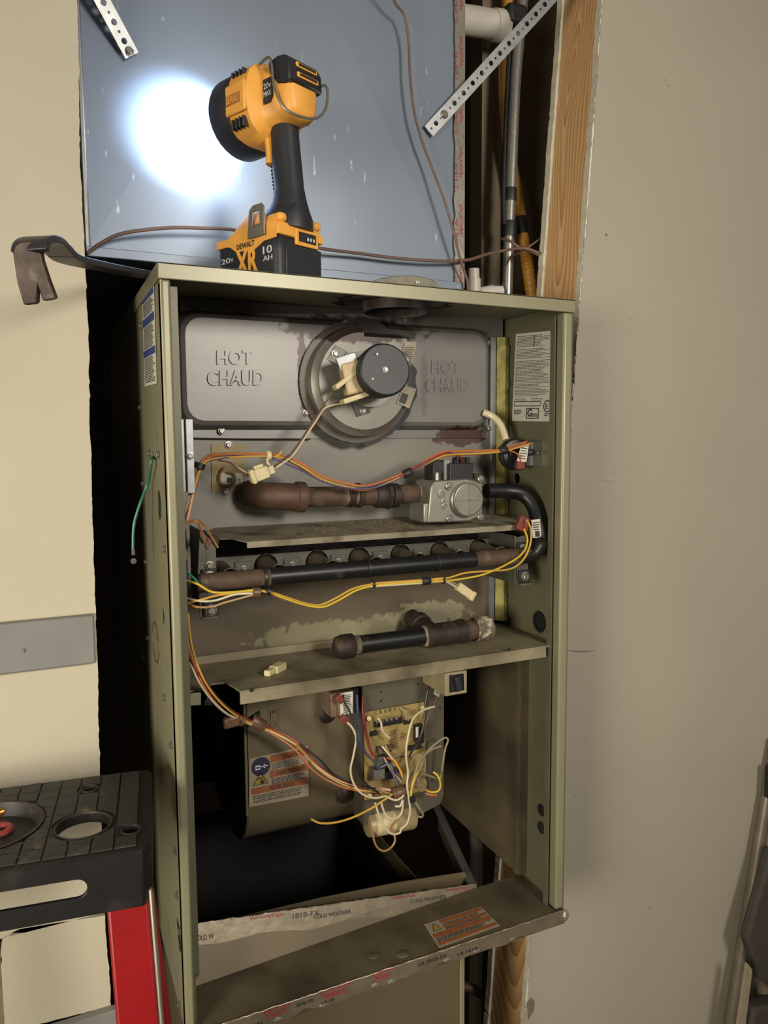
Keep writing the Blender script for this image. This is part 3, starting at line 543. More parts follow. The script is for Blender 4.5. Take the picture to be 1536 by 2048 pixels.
# burners
yp = .105; hx = [440, 532, 634, 718, 801, 879, 957]
ptop = [A(x, y, yp) for x, y in ((425, 1116), (1002, 1074))]; pbot = [A(x, y, yp) for x, y in ((425, 1170), (1012, 1118))]
hl = []; zc = .502; rh = .0155
rail_pts = [V((ptop[0].x, yp, pbot[0].z)), V((pbot[1].x, yp, pbot[0].z)), V((ptop[1].x, yp, ptop[0].z)), V((ptop[0].x, yp, ptop[0].z))]
hcs = [A(x, 1133-(x-532)*.085, yp) for x in hx]
zh = sum(p.z for p in hcs)/7
for p in hcs[1:]: hl.append([V((p.x+math.cos(t)*rh, yp, zh+math.sin(t)*rh)) for t in [2*PI*i/22 for i in range(22)]])
MB().plate(rail_pts, hl, (0, .0015, 0)).build('burner_rail', M['galv_old'], fur, smooth=0)
for p in hcs:
    c = V((p.x, yp, zh)); b = MB()
    b.lathe(c+V((0, .045, -.001)), (0, -1, 0), [(0, .0135), (.045, .0125), (.075, .0098), (.09, .0092), (.101, .0115), (.102, .0105), (.09, .0078), (.06, .0075)], 18, False)
    b.box((c.x-.022, yp-.05, c.z-.010), (c.x-.008, yp+.0, c.z-.0085)); b.box((c.x+.008, yp-.03, c.z-.010), (c.x+.022, yp+.0, c.z-.0085))
    burner = b.build('burner', M['burner'], fur)
    MB().cyl(V((p.x, YM+.008, zh-.001)), V((p.x, yp-.062, zh-.001)), .0045, n=10).build('orifice', M['dark_in'], burner)
for a, b in zip(hcs[:-1], hcs[1:]):
    x = (a.x+b.x)/2; MB().box((x-.011, yp-.002, zh-.012), (x+.011, yp, zh+.008)).build('crossover_tab', M['galv_old'], fur, bevel=.003); screw(V((x, yp-.002, zh-.001)), (0, -1, 0), fur, .003)
MB().box((.06, .148, .508), (.49, YB, .545)).build('tray_shadow_strip', M['soot_shade'], fur)  # dark strip painted in as the shadow beneath the tray
# drip tray over the burners
tz = .5405; tr = [A(398, 1052, .1), A(430, 1045, .148), V((.478, .149, .548)), A(1052, 1022, .105), A(1066, 1034, .075), A(1062, 1050, .052), V((.489, .05, tz)), V((.095, .05, tz)), A(462, 1071, .075), A(440, 1074, .078)]
for p in tr: p.z = tz+(p.y-.05)*.075
t_ = MB().prism(tr, (0, 0, .0012)); t_.box((.095, .049, tz-.006), (.487, .0505, tz+.0012)); tray = t_.build('burner_shield', M['tray'], fur, smooth=0)
cr = MB()
for i in range(260):
    x = random.triangular(.15, .37, .32); y = random.uniform(.055, .14); z = tz+(y-.05)*.075+.001; r = random.uniform(.0006, .0022); cr.ball((x, y, z), r, 6, (random.uniform(.7, 1.6), 1, .7))
cr.build('dust_crumbs', M['crumb'], tray, kind='stuff')
# flame rollout switches with red terminals
p = A(421, 1083, .05); MB().lathe(p+EY*.006, V((.15, -1, -.2)), [(0, .011), (.002, .011), (.003, .009), (.008, .008)], 18).build('rollout_switch', M['rust_pipe'], fur); MB().obox(p+V((-.003, -.004, 0)), (.002, 0, -.002), (0, .003, 0), (.003, 0, .006)).build('wire_terminal', M['red_term'], fur)
for px, py in ((1040, 1046), (1050, 1050)): MB().obox(A(px, py, .04), (.004, 0, -.002), (0, .004, 0), (.004, 0, .009)).build('wire_terminal', M['red_term'], fur, bevel=.001)
a = [A(1066, 1076, .03), A(1083, 1076, .03), A(1080, 1038, .03), A(1063, 1040, .03)]; tagm = MB().prism(a, (0, .0008, 0)).build('pipe_tag', M['label'], fur, smooth=0); prints(a, [(y, y+.05, .1, .9) for y in (.45, .58, .7, .82)], M['ink'], tagm, word=(.1, .3)); sheet(sub(a, .3, .08, .75, .38), 'label_blot', M['ink'], tagm, .001)
# ------------------------------------------------------------------ lower compartment
pr = [(.118, ZS-.001), (.118, .33), (.118, .25), (.119, .2), (.124, .165), (.138, .14), (.162, .122), (.2, .112), (.25, .108), (.31, .118), (.36, .145), (.39, .19), (.4, .24), (.39, .3), (.36, .34), (.34, ZS-.001)]
xa, xb = .1045, .385
wrap = MB().loft([[V((x, y, z)) for y, z in pr] for x in (xa, xb)], caps=False, close=False)
wrap.loft([[V((x, y-.0+.001, z-.001)) for y, z in pr] for x in (xb, xa)], caps=False, close=False)
blow = wrap.build('blower_housing', M['blower'], fur, smooth=50)
ic2 = V((xa, .25, .24))
MB().plate([V((xa+.001, y, z)) for y, z in pr], [circ(ic2+EX*.001, EY, EZ, .088, 36)], (.0012, 0, 0)).build('blower_side', M['dark_in'], blow, smooth=0)  # end plate coloured near black to carry its shadow
MB().lathe(ic2, (1, 0, 0), [(-.006, .1), (0, .094), (.012, .088), (.02, .088)], 36, False).build('inlet_ring', M['dark_in'], blow)
wh = MB()
for i in range(40):
    t = 2*PI*i/40; c = ic2+EX*.1+EY*math.cos(t)*.09+EZ*math.sin(t)*.09; wh.obox(c, (.08, 0, 0), V((0, math.cos(t+.6), math.sin(t+.6)))*.009, V((0, -math.sin(t+.6), math.cos(t+.6)))*.0006)
wh.build('blower_wheel', M['dark_in'], blow, smooth=0, kind='stuff')
MB().box((xa-.003, .114, .178), (xa, .119, ZS-.002)).build('housing_seam', M['blower'], blow)
q = [A(498, 1614, .1172), A(617, 1591, .1172), A(616, 1491, .1172), A(498, 1517, .1172)]
wl = sheet(q, 'warning_label', M['label_dull'], blow)
for a in ((.345, .83, .99, .97), (.345, .52, .99, .66), (.04, .25, .99, .375)): sheet(sub(q, *a), 'label_band', M['orange_ink'], blow, .0011)
text('WARNING', sub(q, .55, .855, .85, .945), M['ink'], blow, off=.0016); text('AVERTISSEMENT', sub(q, .45, .55, .93, .63), M['ink'], blow, off=.0016); text('ADVERTENCIA', sub(q, .34, .275, .75, .355), M['ink'], blow, off=.0016)
prints(q, [(y, y+.014, .37, .97) for y in (.79, .755, .72, .685)]+[(y, y+.014, .37, .97) for y in (.48, .455, .43, .405, .38)]+[(y, y+.014, .06, .97) for y in (.2, .17, .14, .1, .07)], M['ink'], blow, word=(.03, .1))
c = bil(q, .19, .79); MB().lathe(c-EY*.001, (0, -1, 0), [(0, .0125), (.0003, .0125)], 28).build('label_disc', M['disc_ink'], blow)
n_ = nrm(q); pic = MB(); pic.prism([p+n_*.0017 for p in sub(q, .1, .74, .18, .83)], n_*.0002); pic.prism([p+n_*.0017 for p in sub(q, .2, .78, .3, .80)], n_*.0002); pic.prism([p+n_*.0017 for p in sub(q, .24, .75, .26, .83)], n_*.0002); pic.build('label_pictogram', M['white_ink'], blow, smooth=0)
sheet(sub(q, .115, .765, .165, .805), 'label_pictogram', M['blue_ink'], blow, .002)
tri = [bil(q, .05, .42), bil(q, .32, .42), bil(q, .185, .68)]; MB().prism([p+n_*.001 for p in tri], n_*.0003).build('label_triangle', M['ink'], blow, smooth=0)
ce = sum(tri, V())/3; MB().prism([ce+(p-ce)*.82+n_*.0014 for p in tri], n_*.0003).build('label_triangle', M['yellow_ink'], blow, smooth=0)
pic = MB(); pic.prism([p+n_*.0019 for p in [bil(q, *t) for t in ((.14, .56), (.2, .575), (.23, .55), (.2, .54), (.16, .535))]], n_*.0002); pic.lathe(bil(q, .215, .475)+n_*.0018, n_, [(0, .003), (.0003, .003)], 9); pic.build('label_pictogram', M['ink'], blow, smooth=0)
text('NOTE', [A(553, 1458, .117), A(553, 1422, .117), A(538, 1418, .117), A(538, 1460, .117)][:1]+[A(541, 1421, .117), A(553, 1420, .117), A(554, 1458, .117)], M['blower'], blow, 'embossed_lettering', -.0002, .0016, bold=.01) if False else text('OTE', [A(553, 1456, .117), A(553, 1419, .117), A(541, 1421, .117), A(541, 1458, .117)], M['blower'], blow, 'embossed_lettering', -.0003, .0018, bold=.01)
for a, b in (((537, 1418), (537, 1459)), ((557, 1417), (557, 1458))): MB().cyl(A(*a, .1175), A(*b, .1175), .0008, n=6).build('embossed_rib', M['blower'], blow)
MB().prism([A(x, y, .112) for x, y in ((492, 1442), (520, 1424), (520, 1438), (500, 1455))], (0, .006, 0)).build('housing_bracket', M['dark_in'], blow)
for px, py in ((690, 1590), (655, 1430)): MB().lathe(A(px, py, .118), (0, -1, 0), [(0, .012), (.003, .009), (.004, 0)], 16).build('housing_dent', M['rust_dark'], blow)
# right bay liner
lx = W-.0145
ln = MB().box((lx, .1, .004), (W-.002, .5, ZS-.012)).build('bay_liner', M['liner'], fur, bevel=.003)
rings = []
for i in range(40):
    z = .006+(ZS-.02)*i/39; j = random.uniform(-.0012, .0012); rings.append([V((lx-.0015, .086+j*2, z)), V((lx-.003, .094+j, z)), V((lx-.002, .102+j*2, z)), V((W-.002, .102, z)), V((W-.002, .086, z))])
MB().loft(rings).build('liner_edge', M['liner'], ln)
# control panel
yk = .085
cp_ = [A(x, y, yk) for x, y in ((724, 1352), (888, 1330), (887, 1590), (880, 1608), (820, 1640), (726, 1652))]
pan = MB().prism(cp_, (0, .0015, 0)); pan.box((cp_[0].x, yk, cp_[5].z), (cp_[0].x+.0015, .118, cp_[0].z)); cpan = pan.build('control_panel', M['panel'], fur, smooth=0)
for px, py in ((762, 1360), (762, 1384), (836, 1368), (857, 1367), (762, 1402), (880, 1415), (875, 1590), (746, 1628)): MB().lathe(A(px, py, yk), (0, -1, 0), [(0, .0015), (.0002, .0015)], 10).build('panel_hole', M['black'], cpan)
yq = .079; bq = [A(728, 1568, yq), A(852, 1549, yq), A(848, 1403, yq), A(728, 1425, yq)]
bq = [A(729, 1600, yq), A(853, 1582, yq), A(848, 1404, yq), A(729, 1425, yq)]
board = MB().prism(bq, (0, .0016, 0)).build('circuit_board', M['pcb'], fur, smooth=0)
def comp(px0, py0, px1, py1, d, m, name, bev=.0006):
    a, b = A(px0, py1, yq), A(px1, py0, yq); return MB().box((a.x, yq-d, min(a.z, b.z)), (b.x, yq, max(a.z, b.z))).build(name, m, board, bevel=bev)
comp(747, 1434, 800, 1452, .008, M['black'], 'terminal_block')
for i, px in enumerate((755, 765, 774, 783, 793)): screw(A(px, 1443-i*1.6, yq-.008), (0, -1, 0), board, .0018, M['zinc'], False); text('CRGWY'[i], [A(px-6, 1429-i*1.6, yq), A(px-1, 1428-i*1.6, yq), A(px-1, 1421-i*1.6, yq), A(px-6, 1422-i*1.6, yq)], M['ink'], board, off=.0004)
comp(826, 1445, 841, 1482, .012, M['black'], 'relay'); sheet([A(831, 1475, yq-.012), A(836, 1474, yq-.012), A(836, 1453, yq-.012), A(831, 1454, yq-.012)], 'relay_label', M['label'], board)
comp(738, 1528, 760, 1552, .016, M['grey_pl'], 'relay'); comp(752, 1488, 776, 1502, .012, M['grey_pl'], 'relay'); comp(750, 1505, 776, 1530, .01, M['grey_pl'], 'pin_header'); comp(764, 1532, 790, 1552, .014, M['black'], 'plug'); comp(740, 1460, 752, 1470, .006, M['dark_in'], 'chip'); comp(806, 1438, 822, 1448, .004, M['dark_in'], 'chip'); comp(815, 1486, 840, 1500, .005, M['dark_in'], 'chip')
for x in (755, 763, 771): comp(x, 1492, x+4, 1497, .0135, M['w_brown'], 'spade_tab', 0)
for px, py in ((738, 1437), (845, 1416), (740, 1592)): MB().cyl(A(px, py, yq), A(px, py, yq-.006), .003, n=10).build('standoff', M['cream'], board)
qq = [A(778, 1500, yq), A(797, 1497, yq), A(796, 1455, yq), A(778, 1458, yq)]; prints(qq, [(y, y+.03, .02, .98) for y in [.03+.07*i for i in range(13)]], M['w_brown'], board, off=.0004, word=(.1, .4))
qq = [A(800, 1480, yq), A(812, 1478, yq), A(812, 1464, yq), A(800, 1466, yq)]; prints(qq, [(y, y+.08, .02, .98) for y in [.05+.2*i for i in range(5)]], M['w_brown'], board, off=.0004, word=(.2, .5)); MB().cyl(A(790, 1516, yq-.0006), A(812, 1512, yq-.0006), .0006, n=6).build('board_bar', M['ink'], board)
text('C', [A(837, 1496, yq), A(846, 1494, yq), A(846, 1485, yq), A(837, 1487, yq)], M['ink'], board, off=.0004)
# transformer, door switch, capacitor
a, b = A(662, 1437, .075), A(714, 1380, .075); trf = MB().box((a.x, .075, a.z), (b.x-.004, .11, b.z)); trf.box((a.x+.008, .07, a.z+.003), (b.x-.012, .078, b.z-.003)); tf = trf.build('transformer', M['trans'], fur, bevel=.002)
MB().box((b.x-.004, .08, a.z), (b.x+.004, .112, b.z)).build('transformer_core', M['dark_in'], tf)
q = [A(680, 1431, .0698), A(705, 1426, .0698), A(705, 1382, .0698), A(680, 1386, .0698)]; sheet(q, 'transformer_label', M['label'], tf); prints(q, [(y, y+.03, .25, .9) for y in [.1+.075*i for i in range(11)]], M['ink'], tf, word=(.2, .5)); sheet(sub(q, .1, .75, .3, .92), 'label_blot', M['ink'], tf, .001)
for px, py in ((678, 1397), (688, 1438)): MB().obox(A(px, py, .066), (.004, 0, -.004), (0, .004, 0), (.003, 0, .003)).build('wire_terminal', M['red_term'], tf, bevel=.001)
a, b = A(891, 1393, .022), A(934, 1341, .022); ds = MB()
ds.plate([V((a.x, .022, a.z)), V((b.x, .022, a.z)), V((b.x, .022, b.z)), V((a.x, .022, b.z))], [[A(x, y, .022) for x, y in ((899, 1386), (929, 1381), (928, 1347), (899, 1351))]], (0, .0015, 0)); ds.box((a.x, .0235, b.z-.0015), (b.x, .075, b.z)); ds.box((a.x, .0235, a.z), (a.x+.0015, .085, b.z)); ds.box((b.x-.0015, .0235, a.z), (b.x, .05, b.z))
dsw = ds.build('door_switch', M['cream_dull'], fur, bevel=.0012)
MB().prism([A(x, y, .0245) for x, y in ((898, 1387), (930, 1382), (929, 1346), (898, 1350))], (0, .004, 0)).build('switch_body', M['black'], dsw, smooth=0)
p = A(915, 1367, .022); MB().obox(p, (.0035, 0, .001), (.0, .004, 0), (-.002, 0, .0095)).build('switch_plunger', M['fl_black'], dsw, bevel=.001)
ca, cb_ = A(733, 1650, .09), A(826, 1633, .09); can = MB().lathe(ca, cb_-ca, [(0, .013), (.001, .0155), (.004, .0165), ((cb_-ca).length-.003, .0165), ((cb_-ca).length, .015)], 20).build('capacitor', M['cap_can'], fur)
MB().lathe(ca+(cb_-ca)*.14, cb_-ca, [(0, .0167), (.0004, .0169), (.028, .0169), (.0284, .0167)], 20, False).build('capacitor_label', M['cream'], can)
# ------------------------------------------------------------------ base pan with its label
bpn = MB().prism([V((.001, 0, 0)), V((W, 0, 0)), V((W-.001, .0972, 0)), A(960, 1778, .096)*1, V((.02, .07, 0))], (0, 0, -.0015)); bpn.v[3].z = 0; bpn.v[8].z = -.0015
bpn.box((0, -.0015, -.02), (W, 0, .0008)); base = bpn.build('base_pan', M['pan'], fur, smooth=0)
q = [Z(878, 1897, 0), Z(1000, 1852, 0), Z(962, 1814, 0), Z(848, 1850, 0)]; sheet(q, 'warning_label', M['label_dull'], base)
for a in ((.02, .06, .98, .17), (.02, .36, .98, .52), (.24, .82, .98, .95), (.24, .62, .98, .7)): sheet(sub(q, *a), 'label_band', M['orange_ink'], base, .0011)
prints(q, [(y, y+.02, .04, .97) for y in (.2, .24, .28, .32)]+[(y, y+.02, .26, .97) for y in (.55, .59, .73, .77)], M['ink'], base, word=(.02, .1)); tri = [bil(q, .06, .62), bil(q, .2, .62), bil(q, .13, .93)]; MB().prism([p+EZ*.001 for p in tri], EZ*.0003).build('label_triangle', M['ink'], base, smooth=0); ce = sum(tri, V())/3; MB().prism([ce+(p-ce)*.75+EZ*.0014 for p in tri], EZ*.0003).build('label_triangle', M['yellow_ink'], base, smooth=0)
for px, py, r in ((747, 1911, .009), (805, 1908, .01)): c = Z(px, py, 0); MB().ball(c-EZ*.001, r, 14, (1, .8, .28)).build('pan_dent', M['pan'], base, smooth=80)
# ------------------------------------------------------------------ wiring harness
def wires(paths, parent, r=.00125):     # paths: (colour, [(px,py,y)...])
    paths = [(c_, [(p[0], p[1], max(p[2], .032) if p[0] < 378 else p[2]) for p in pts]) for c_, pts in paths]
    for c_, pts in paths: MB().tube([A(*p) for p in pts], r, 7, 7).build('wire', M['w_'+c_], parent)
def bundle(path, cols, parent, spread=4.0, r=.00122, seed=0):
    rnd = random.Random(seed); path = [(p[0], p[1], max(p[2], .034) if p[0] < 380 else p[2], p[3]) for p in path]
    for i, c_ in enumerate(cols):
        a = 2*PI*i/len(cols); k0, k1 = rnd.uniform(-1, 1), rnd.uniform(0, 6)
        pts = [A(px+math.cos(a+k0*j*.25)*spread*(.6 if s_ else 1), py+math.sin(a+k0*j*.25)*spread*(.6 if s_ else 1), y+math.sin(a+k1)*.0018) for j, (px, py, y, s_) in enumerate(path)]
        MB().tube(pts, r, 7, 7).build('wire', M['w_'+c_], parent)
def wrapx(px, py, y, d, ln, r, parent, m='tape_blk', name='wire_tie'):
    p = A(px, py, y); q_ = A(px+d[0], py+d[1], y); t = (q_-p).normalized()*ln/2; return MB().lathe(p-t, t, [(0, r*.85), (ln*.08, r), (ln*.92, r), (ln, r*.85)], 10).build(name, M[m], parent)
h1 = wrapx(399, 932, .05, (-1, 3), .007, .0062, fur, name='upper_wiring_harness')
P1 = [(371, 1045, .03, 0), (384, 985, .04, 0), (398, 940, .05, 1), (412, 918, .055, 0), (450, 911, .065, 0), (548, 911, .075, 1), (590, 924, .075, 0), (640, 955, .07, 0), (690, 970, .065, 0), (740, 974, .06, 0), (815, 945, .06, 1), (875, 912, .06, 0), (905, 907, .06, 0), (960, 905, .062, 0), (1002, 902, .06, 1), (1024, 896, .06, 0), (1056, 887, .062, 0)]
bundle(P1, ('orange', 'yellow', 'blue', 'orange', 'tan'), h1, 4.5, seed=3)
wires([('purple', [(369, 1040, .03), (392, 975, .045), (398, 940, .05), (425, 920, .058), (520, 912, .073), (590, 935, .07), (660, 968, .065), (740, 977, .058), (815, 948, .058), (870, 915, .056), (897, 905, .06), (912, 912, .068), (916, 925, .075)]), ('red', [(800, 953, .057), (840, 930, .056), (880, 910, .056), (903, 905, .06), (918, 912, .066), (925, 924, .075)]),
       ('white', [(430, 921, .06), (455, 922, .062), (475, 935, .066), (497, 948, .07)]), ('brown', [(432, 920, .06), (460, 925, .06), (480, 942, .064), (497, 952, .068)]), ('yellow', [(545, 914, .075), (558, 910, .072), (564, 902, .07)]), ('white', [(545, 940, .07), (575, 920, .07), (590, 905, .075), (632, 842, .08), (652, 815, .08), (690, 806, .078), (716, 800, .066)]), ('brown', [(545, 936, .07), (570, 916, .07), (588, 900, .074), (635, 830, .08), (670, 775, .07), (684, 758, .064)]), ('orange', [(1010, 899, .06), (1030, 905, .06), (1040, 915, .062), (1040, 927, .066)]),
       ('tan', [(362, 1065, .03), (372, 1046, .03), (392, 1040, .03), (408, 1050, .035), (424, 1075, .04), (436, 1095, .042)]), ('orange', [(364, 1062, .03), (376, 1046, .03), (394, 1044, .03), (402, 1060, .035), (410, 1085, .04)]), ('grey', [(370, 1055, .03), (366, 1080, .03), (372, 1110, .03), (366, 1140, .03)])], h1, .0012)
for px, py, d in ((815, 946, (9, -5)), (1006, 901, (8, -1))): wrapx(px, py, .06 if px > 900 else .058, d, .012, .0055, h1, name='tape_wrap')
wrapx(537, 911, .074, (9, 0), .005, .0062, h1, 'cream', 'wire_tie'); MB().tube([A(537, 915, .07), A(535, 925, .068), A(540, 930, .068)], .0015, 6).build('wire_tie', M['cream'], h1)
co = MB(); p, q_ = A(500, 955, .066), A(546, 938, .07); d = (q_-p)/2; up_ = V((-d.z, 0, d.x)).normalized(); co.obox(p+d*.75, d*.75, up_*.0072, EY*.007); co.obox(p+d*1.7, d*.35, up_*.005, EY*.005); co.obox(p+d*.9+up_*.009, d*.4, up_*.002, EY*.004); co.obox(p+d*.2, d*.15, up_*.0085, EY*.008)
co.build('plug_connector', M['cream'], h1, bevel=.001)
h2 = wrapx(512, 1185, .018, (9, 0), .009, .0062, fur, 'w_brown', 'burner_wiring_harness')
wires([('yellow', [(366, 1208, .012), (400, 1200, .014), (440, 1190, .015), (512, 1182, .016), (540, 1184, .016), (580, 1197, .016), (612, 1207, .016), (640, 1210, .016), (672, 1196, .014), (705, 1178, .012), (742, 1169, .011), (800, 1164, .01), (885, 1158, .01), (930, 1146, .01), (975, 1142, .01), (1020, 1138, .012), (1046, 1120, .012), (1060, 1090, .015), (1062, 1060, .02), (1054, 1040, .03)]),
       ('ltyel', [(368, 1160, .02), (395, 1168, .016), (425, 1184, .015), (470, 1184, .015), (512, 1180, .016), (545, 1188, .015), (590, 1204, .014), (625, 1213, .014), (650, 1213, .014), (680, 1199, .012), (715, 1180, .01), (760, 1170, .01), (845, 1163, .009), (890, 1162, .009), (940, 1155, .009), (975, 1146, .009), (1020, 1125, .01), (1047, 1104, .012), (1055, 1080, .016), (1048, 1058, .025)]),
       ('white', [(370, 1196, .014), (400, 1202, .013), (430, 1201, .013), (470, 1189, .014), (505, 1187, .015)]), ('yellow', [(742, 1167, .01), (845, 1160, .01), (888, 1156, .01)]), ('white', [(742, 1173, .01), (845, 1166, .01), (888, 1163, .01), (905, 1170, .012), (918, 1178, .014)]), ('brown', [(540, 1188, .014), (560, 1198, .014), (575, 1203, .014)]), ('grey', [(885, 1158, .01), (905, 1165, .012), (918, 1172, .014)]),
       ('tan', [(368, 1205, .014), (395, 1214, .012), (425, 1213, .012), (450, 1205, .013), (505, 1190, .015)]), ('green', [(366, 1140, .025), (378, 1148, .022), (390, 1158, .02), (398, 1168, .02)])], h2, .0013)
for px, py in ((746, 1169), (886, 1160), (537, 1183)):
    c = A(px, py, .012); MB().lathe(c-EX*.0015, EX, [(0, .0048), (.003, .0048)], 10).build('wire_tie', M['black'], h2); cm = V((c.x, YM, ZM)); MB().lathe(cm-EX*.0016, EX, [(0, .0105), (0, .0118), (.0032, .0118), (.0032, .0105)], 20, False).build('wire_tie', M['black'], h2); MB().tube([c, c+V((-.002, -.003, -.005)), c+V((-.006, -.003, -.009))], .0011, 5).build('wire_tie', M['black'], h2)
wrapx(852, 1162, .0095, (9, -1), .011, .005, h2, name='tape_wrap')
p, q_ = A(915, 1172, .014), A(945, 1193, .014); d = (q_-p)/2; up_ = V((-d.z, 0, d.x)).normalized(); MB().obox(p+d, d, up_*.0055, EY*.005).obox(p+d*1.85, d*.2, up_*.0062, EY*.0055).build('plug_connector', M['cream'], h2, bevel=.001)
h3 = wrapx(515, 1446, .07, (9, 5), .02, .0078, fur, 'w_brown', 'main_wiring_harness')
P3 = [(369, 1225, .015, 0), (375, 1285, .015, 0), (392, 1340, .02, 0), (418, 1385, .03, 0), (450, 1418, .045, 0), (482, 1437, .06, 1), (515, 1451, .07, 1), (545, 1463, .075, 1), (590, 1490, .07, 0), (628, 1532, .062, 0), (670, 1560, .058, 0), (720, 1576, .055, 0), (785, 1583, .05, 1)]
bundle(P3, ('yellow', 'orange', 'blue', 'white', 'brown', 'red', 'tan', 'black'), h3, 7.5, seed=5)
wires([('black', [(600, 1488, .06), (640, 1520, .056), (670, 1550, .054), (720, 1570, .05), (780, 1584, .05)])], h3)
MB().obox(A(463, 1442, .058), (.01, .0, .001), (0, .006, 0), (0, 0, .007)).build('loom_clip', M['w_brown'], h3, bevel=.003); wrapx(483, 1440, .062, (9, 5), .006, .0075, h3, 'w_brown', 'wire_tie')
h4 = wrapx(798, 1584, .046, (9, -3), .02, .0085, fur, 'w_brown', 'board_wiring')
wires([('white', [(869, 1413, .055), (845, 1421, .052), (825, 1440, .048), (815, 1478, .044), (812, 1510, .042), (816, 1545, .04), (814, 1570, .038), (818, 1598, .036), (820, 1620, .036), (815, 1645, .036), (802, 1658, .036), (800, 1665, .036), (785, 1668, .036), (770, 1655, .038), (758, 1630, .04), (750, 1605, .044)]),
       ('white', [(687, 1440, .066), (702, 1452, .06), (712, 1475, .055), (707, 1510, .05), (701, 1540, .048), (708, 1568, .045), (725, 1588, .042), (750, 1596, .042), (770, 1592, .042)]),
       ('black', [(688, 1402, .064), (705, 1435, .06), (713, 1460, .056), (715, 1500, .05), (718, 1545, .048), (735, 1570, .046), (760, 1588, .044)]), ('blue', [(714, 1390, .07), (716, 1440, .068), (722, 1490, .066), (745, 1520, .062), (760, 1540, .06)]), ('red', [(725, 1394, .078), (726, 1430, .072), (733, 1475, .068), (742, 1505, .064), (752, 1515, .064)]), ('red', [(726, 1396, .078), (729, 1440, .073), (738, 1490, .068), (747, 1510, .064)]),
       ('black', [(871, 1362, .07), (858, 1375, .068), (852, 1400, .066), (850, 1430, .064), (842, 1470, .062), (825, 1500, .06), (818, 1515, .058)]), ('brown', [(876, 1392, .068), (862, 1420, .066), (850, 1450, .064), (838, 1480, .062), (828, 1500, .06)]),
       ('yellow', [(785, 1588, .042), (765, 1602, .04), (740, 1618, .042), (705, 1635, .046), (670, 1645, .05), (640, 1646, .056), (622, 1638, .06)]), ('tan', [(745, 1660, .075), (748, 1680, .07), (755, 1695, .068), (768, 1702, .066), (782, 1695, .066), (790, 1682, .066), (788, 1668, .07), (782, 1655, .072), (797, 1638, .072)]),
       ('white', [(770, 1592, .04), (790, 1600, .038), (802, 1596, .038), (808, 1590, .036)]), ('white', [(762, 1605, .042), (772, 1630, .04), (790, 1637, .038), (803, 1625, .038), (806, 1600, .036)]), ('white', [(790, 1612, .04), (800, 1612, .038), (805, 1600, .037)]),
       ('white', [(764, 1492, .066), (775, 1505, .06), (785, 1518, .058)]), ('yellow', [(770, 1491, .066), (782, 1512, .06), (795, 1530, .055), (806, 1555, .05)]), ('orange', [(773, 1515, .066), (790, 1522, .06), (800, 1536, .055), (806, 1550, .05)]), ('blue', [(760, 1535, .06), (780, 1530, .058), (790, 1560, .05), (800, 1578, .046)]), ('brown', [(772, 1520, .066), (785, 1545, .058), (795, 1570, .05)]), ('purple', [(778, 1525, .066), (796, 1548, .056), (806, 1572, .046)]), ('grey', [(768, 1515, .066), (782, 1540, .058), (800, 1560, .05), (810, 1575, .046)]),
       ('ltyel', [(838, 1536, .05), (830, 1555, .042), (824, 1572, .038), (822, 1592, .036)]), ('ltyel', [(866, 1544, .06), (876, 1552, .056), (881, 1570, .054), (876, 1582, .054), (862, 1584, .056), (852, 1580, .058)]), ('orange', [(850, 1586, .058), (862, 1590, .055), (874, 1590, .055)]),
       ('grey', [(822, 1590, .038), (830, 1560, .042), (842, 1530, .05), (850, 1508, .056), (868, 1490, .058), (888, 1476, .058), (896, 1480, .058), (890, 1500, .06), (884, 1540, .064), (880, 1560, .066)]), ('grey', [(820, 1580, .04), (832, 1540, .046), (840, 1520, .05), (862, 1500, .056), (882, 1492, .058)]), ('grey', [(826, 1538, .05), (822, 1525, .05), (830, 1512, .052), (842, 1510, .052), (850, 1520, .054), (846, 1540, .056), (836, 1560, .056), (832, 1575, .05)]), ('grey', [(840, 1545, .056), (860, 1552, .06), (875, 1557, .062)]), ('grey', [(828, 1568, .046), (842, 1576, .05), (852, 1568, .056), (846, 1556, .06)]),
       ('grey', [(828, 1600, .04), (838, 1615, .04), (846, 1628, .044), (842, 1634, .048), (828, 1630, .05)]), ('tan', [(732, 1585, .055), (750, 1578, .05), (780, 1588, .046)]), ('grey', [(800, 1416, .077), (812, 1425, .07), (812, 1436, .066), (818, 1440, .064)]), ('white', [(755, 1436, .068), (762, 1445, .066), (764, 1458, .064), (772, 1470, .064), (780, 1476, .064)])], h4, .0014)
wrapx(824, 1598, .036, (2, 8), .008, .0045, h4, 'black', 'wire_tie')
for q, in (([A(862, 1374, .068), A(870, 1378, .068), A(873, 1360, .068), A(867, 1354, .068)],), ([A(867, 1388, .066), A(877, 1394, .066), A(883, 1376, .066), A(872, 1370, .066)],)):
    sheet(q, 'wire_tag', M['label'], h4, 0); prints(q, [(y, y+.07, .1, .9) for y in (.3, .5, .7)], M['ink'], h4, word=(.2, .3), off=.0006)
h5 = MB().tube([X(305, 914, .004), X(303, 922, -.006), A(296, 965, .1), A(281, 1005, .1), A(268, 1050, .1), A(266, 1098, .1)], .0017, 8).build('ground_wire', M['w_green'], fur)
p = A(266, 1098, .1); q_ = A(267, 1122, .1); MB().obox((p*3+q_)/4, (.0018, 0, 0), (0, .0014, 0), (p-q_)*.25).lathe(q_-EY*.0005, EY, [(0, .0034), (.001, .0034)], 12).build('ring_terminal', M['zinc'], h5)
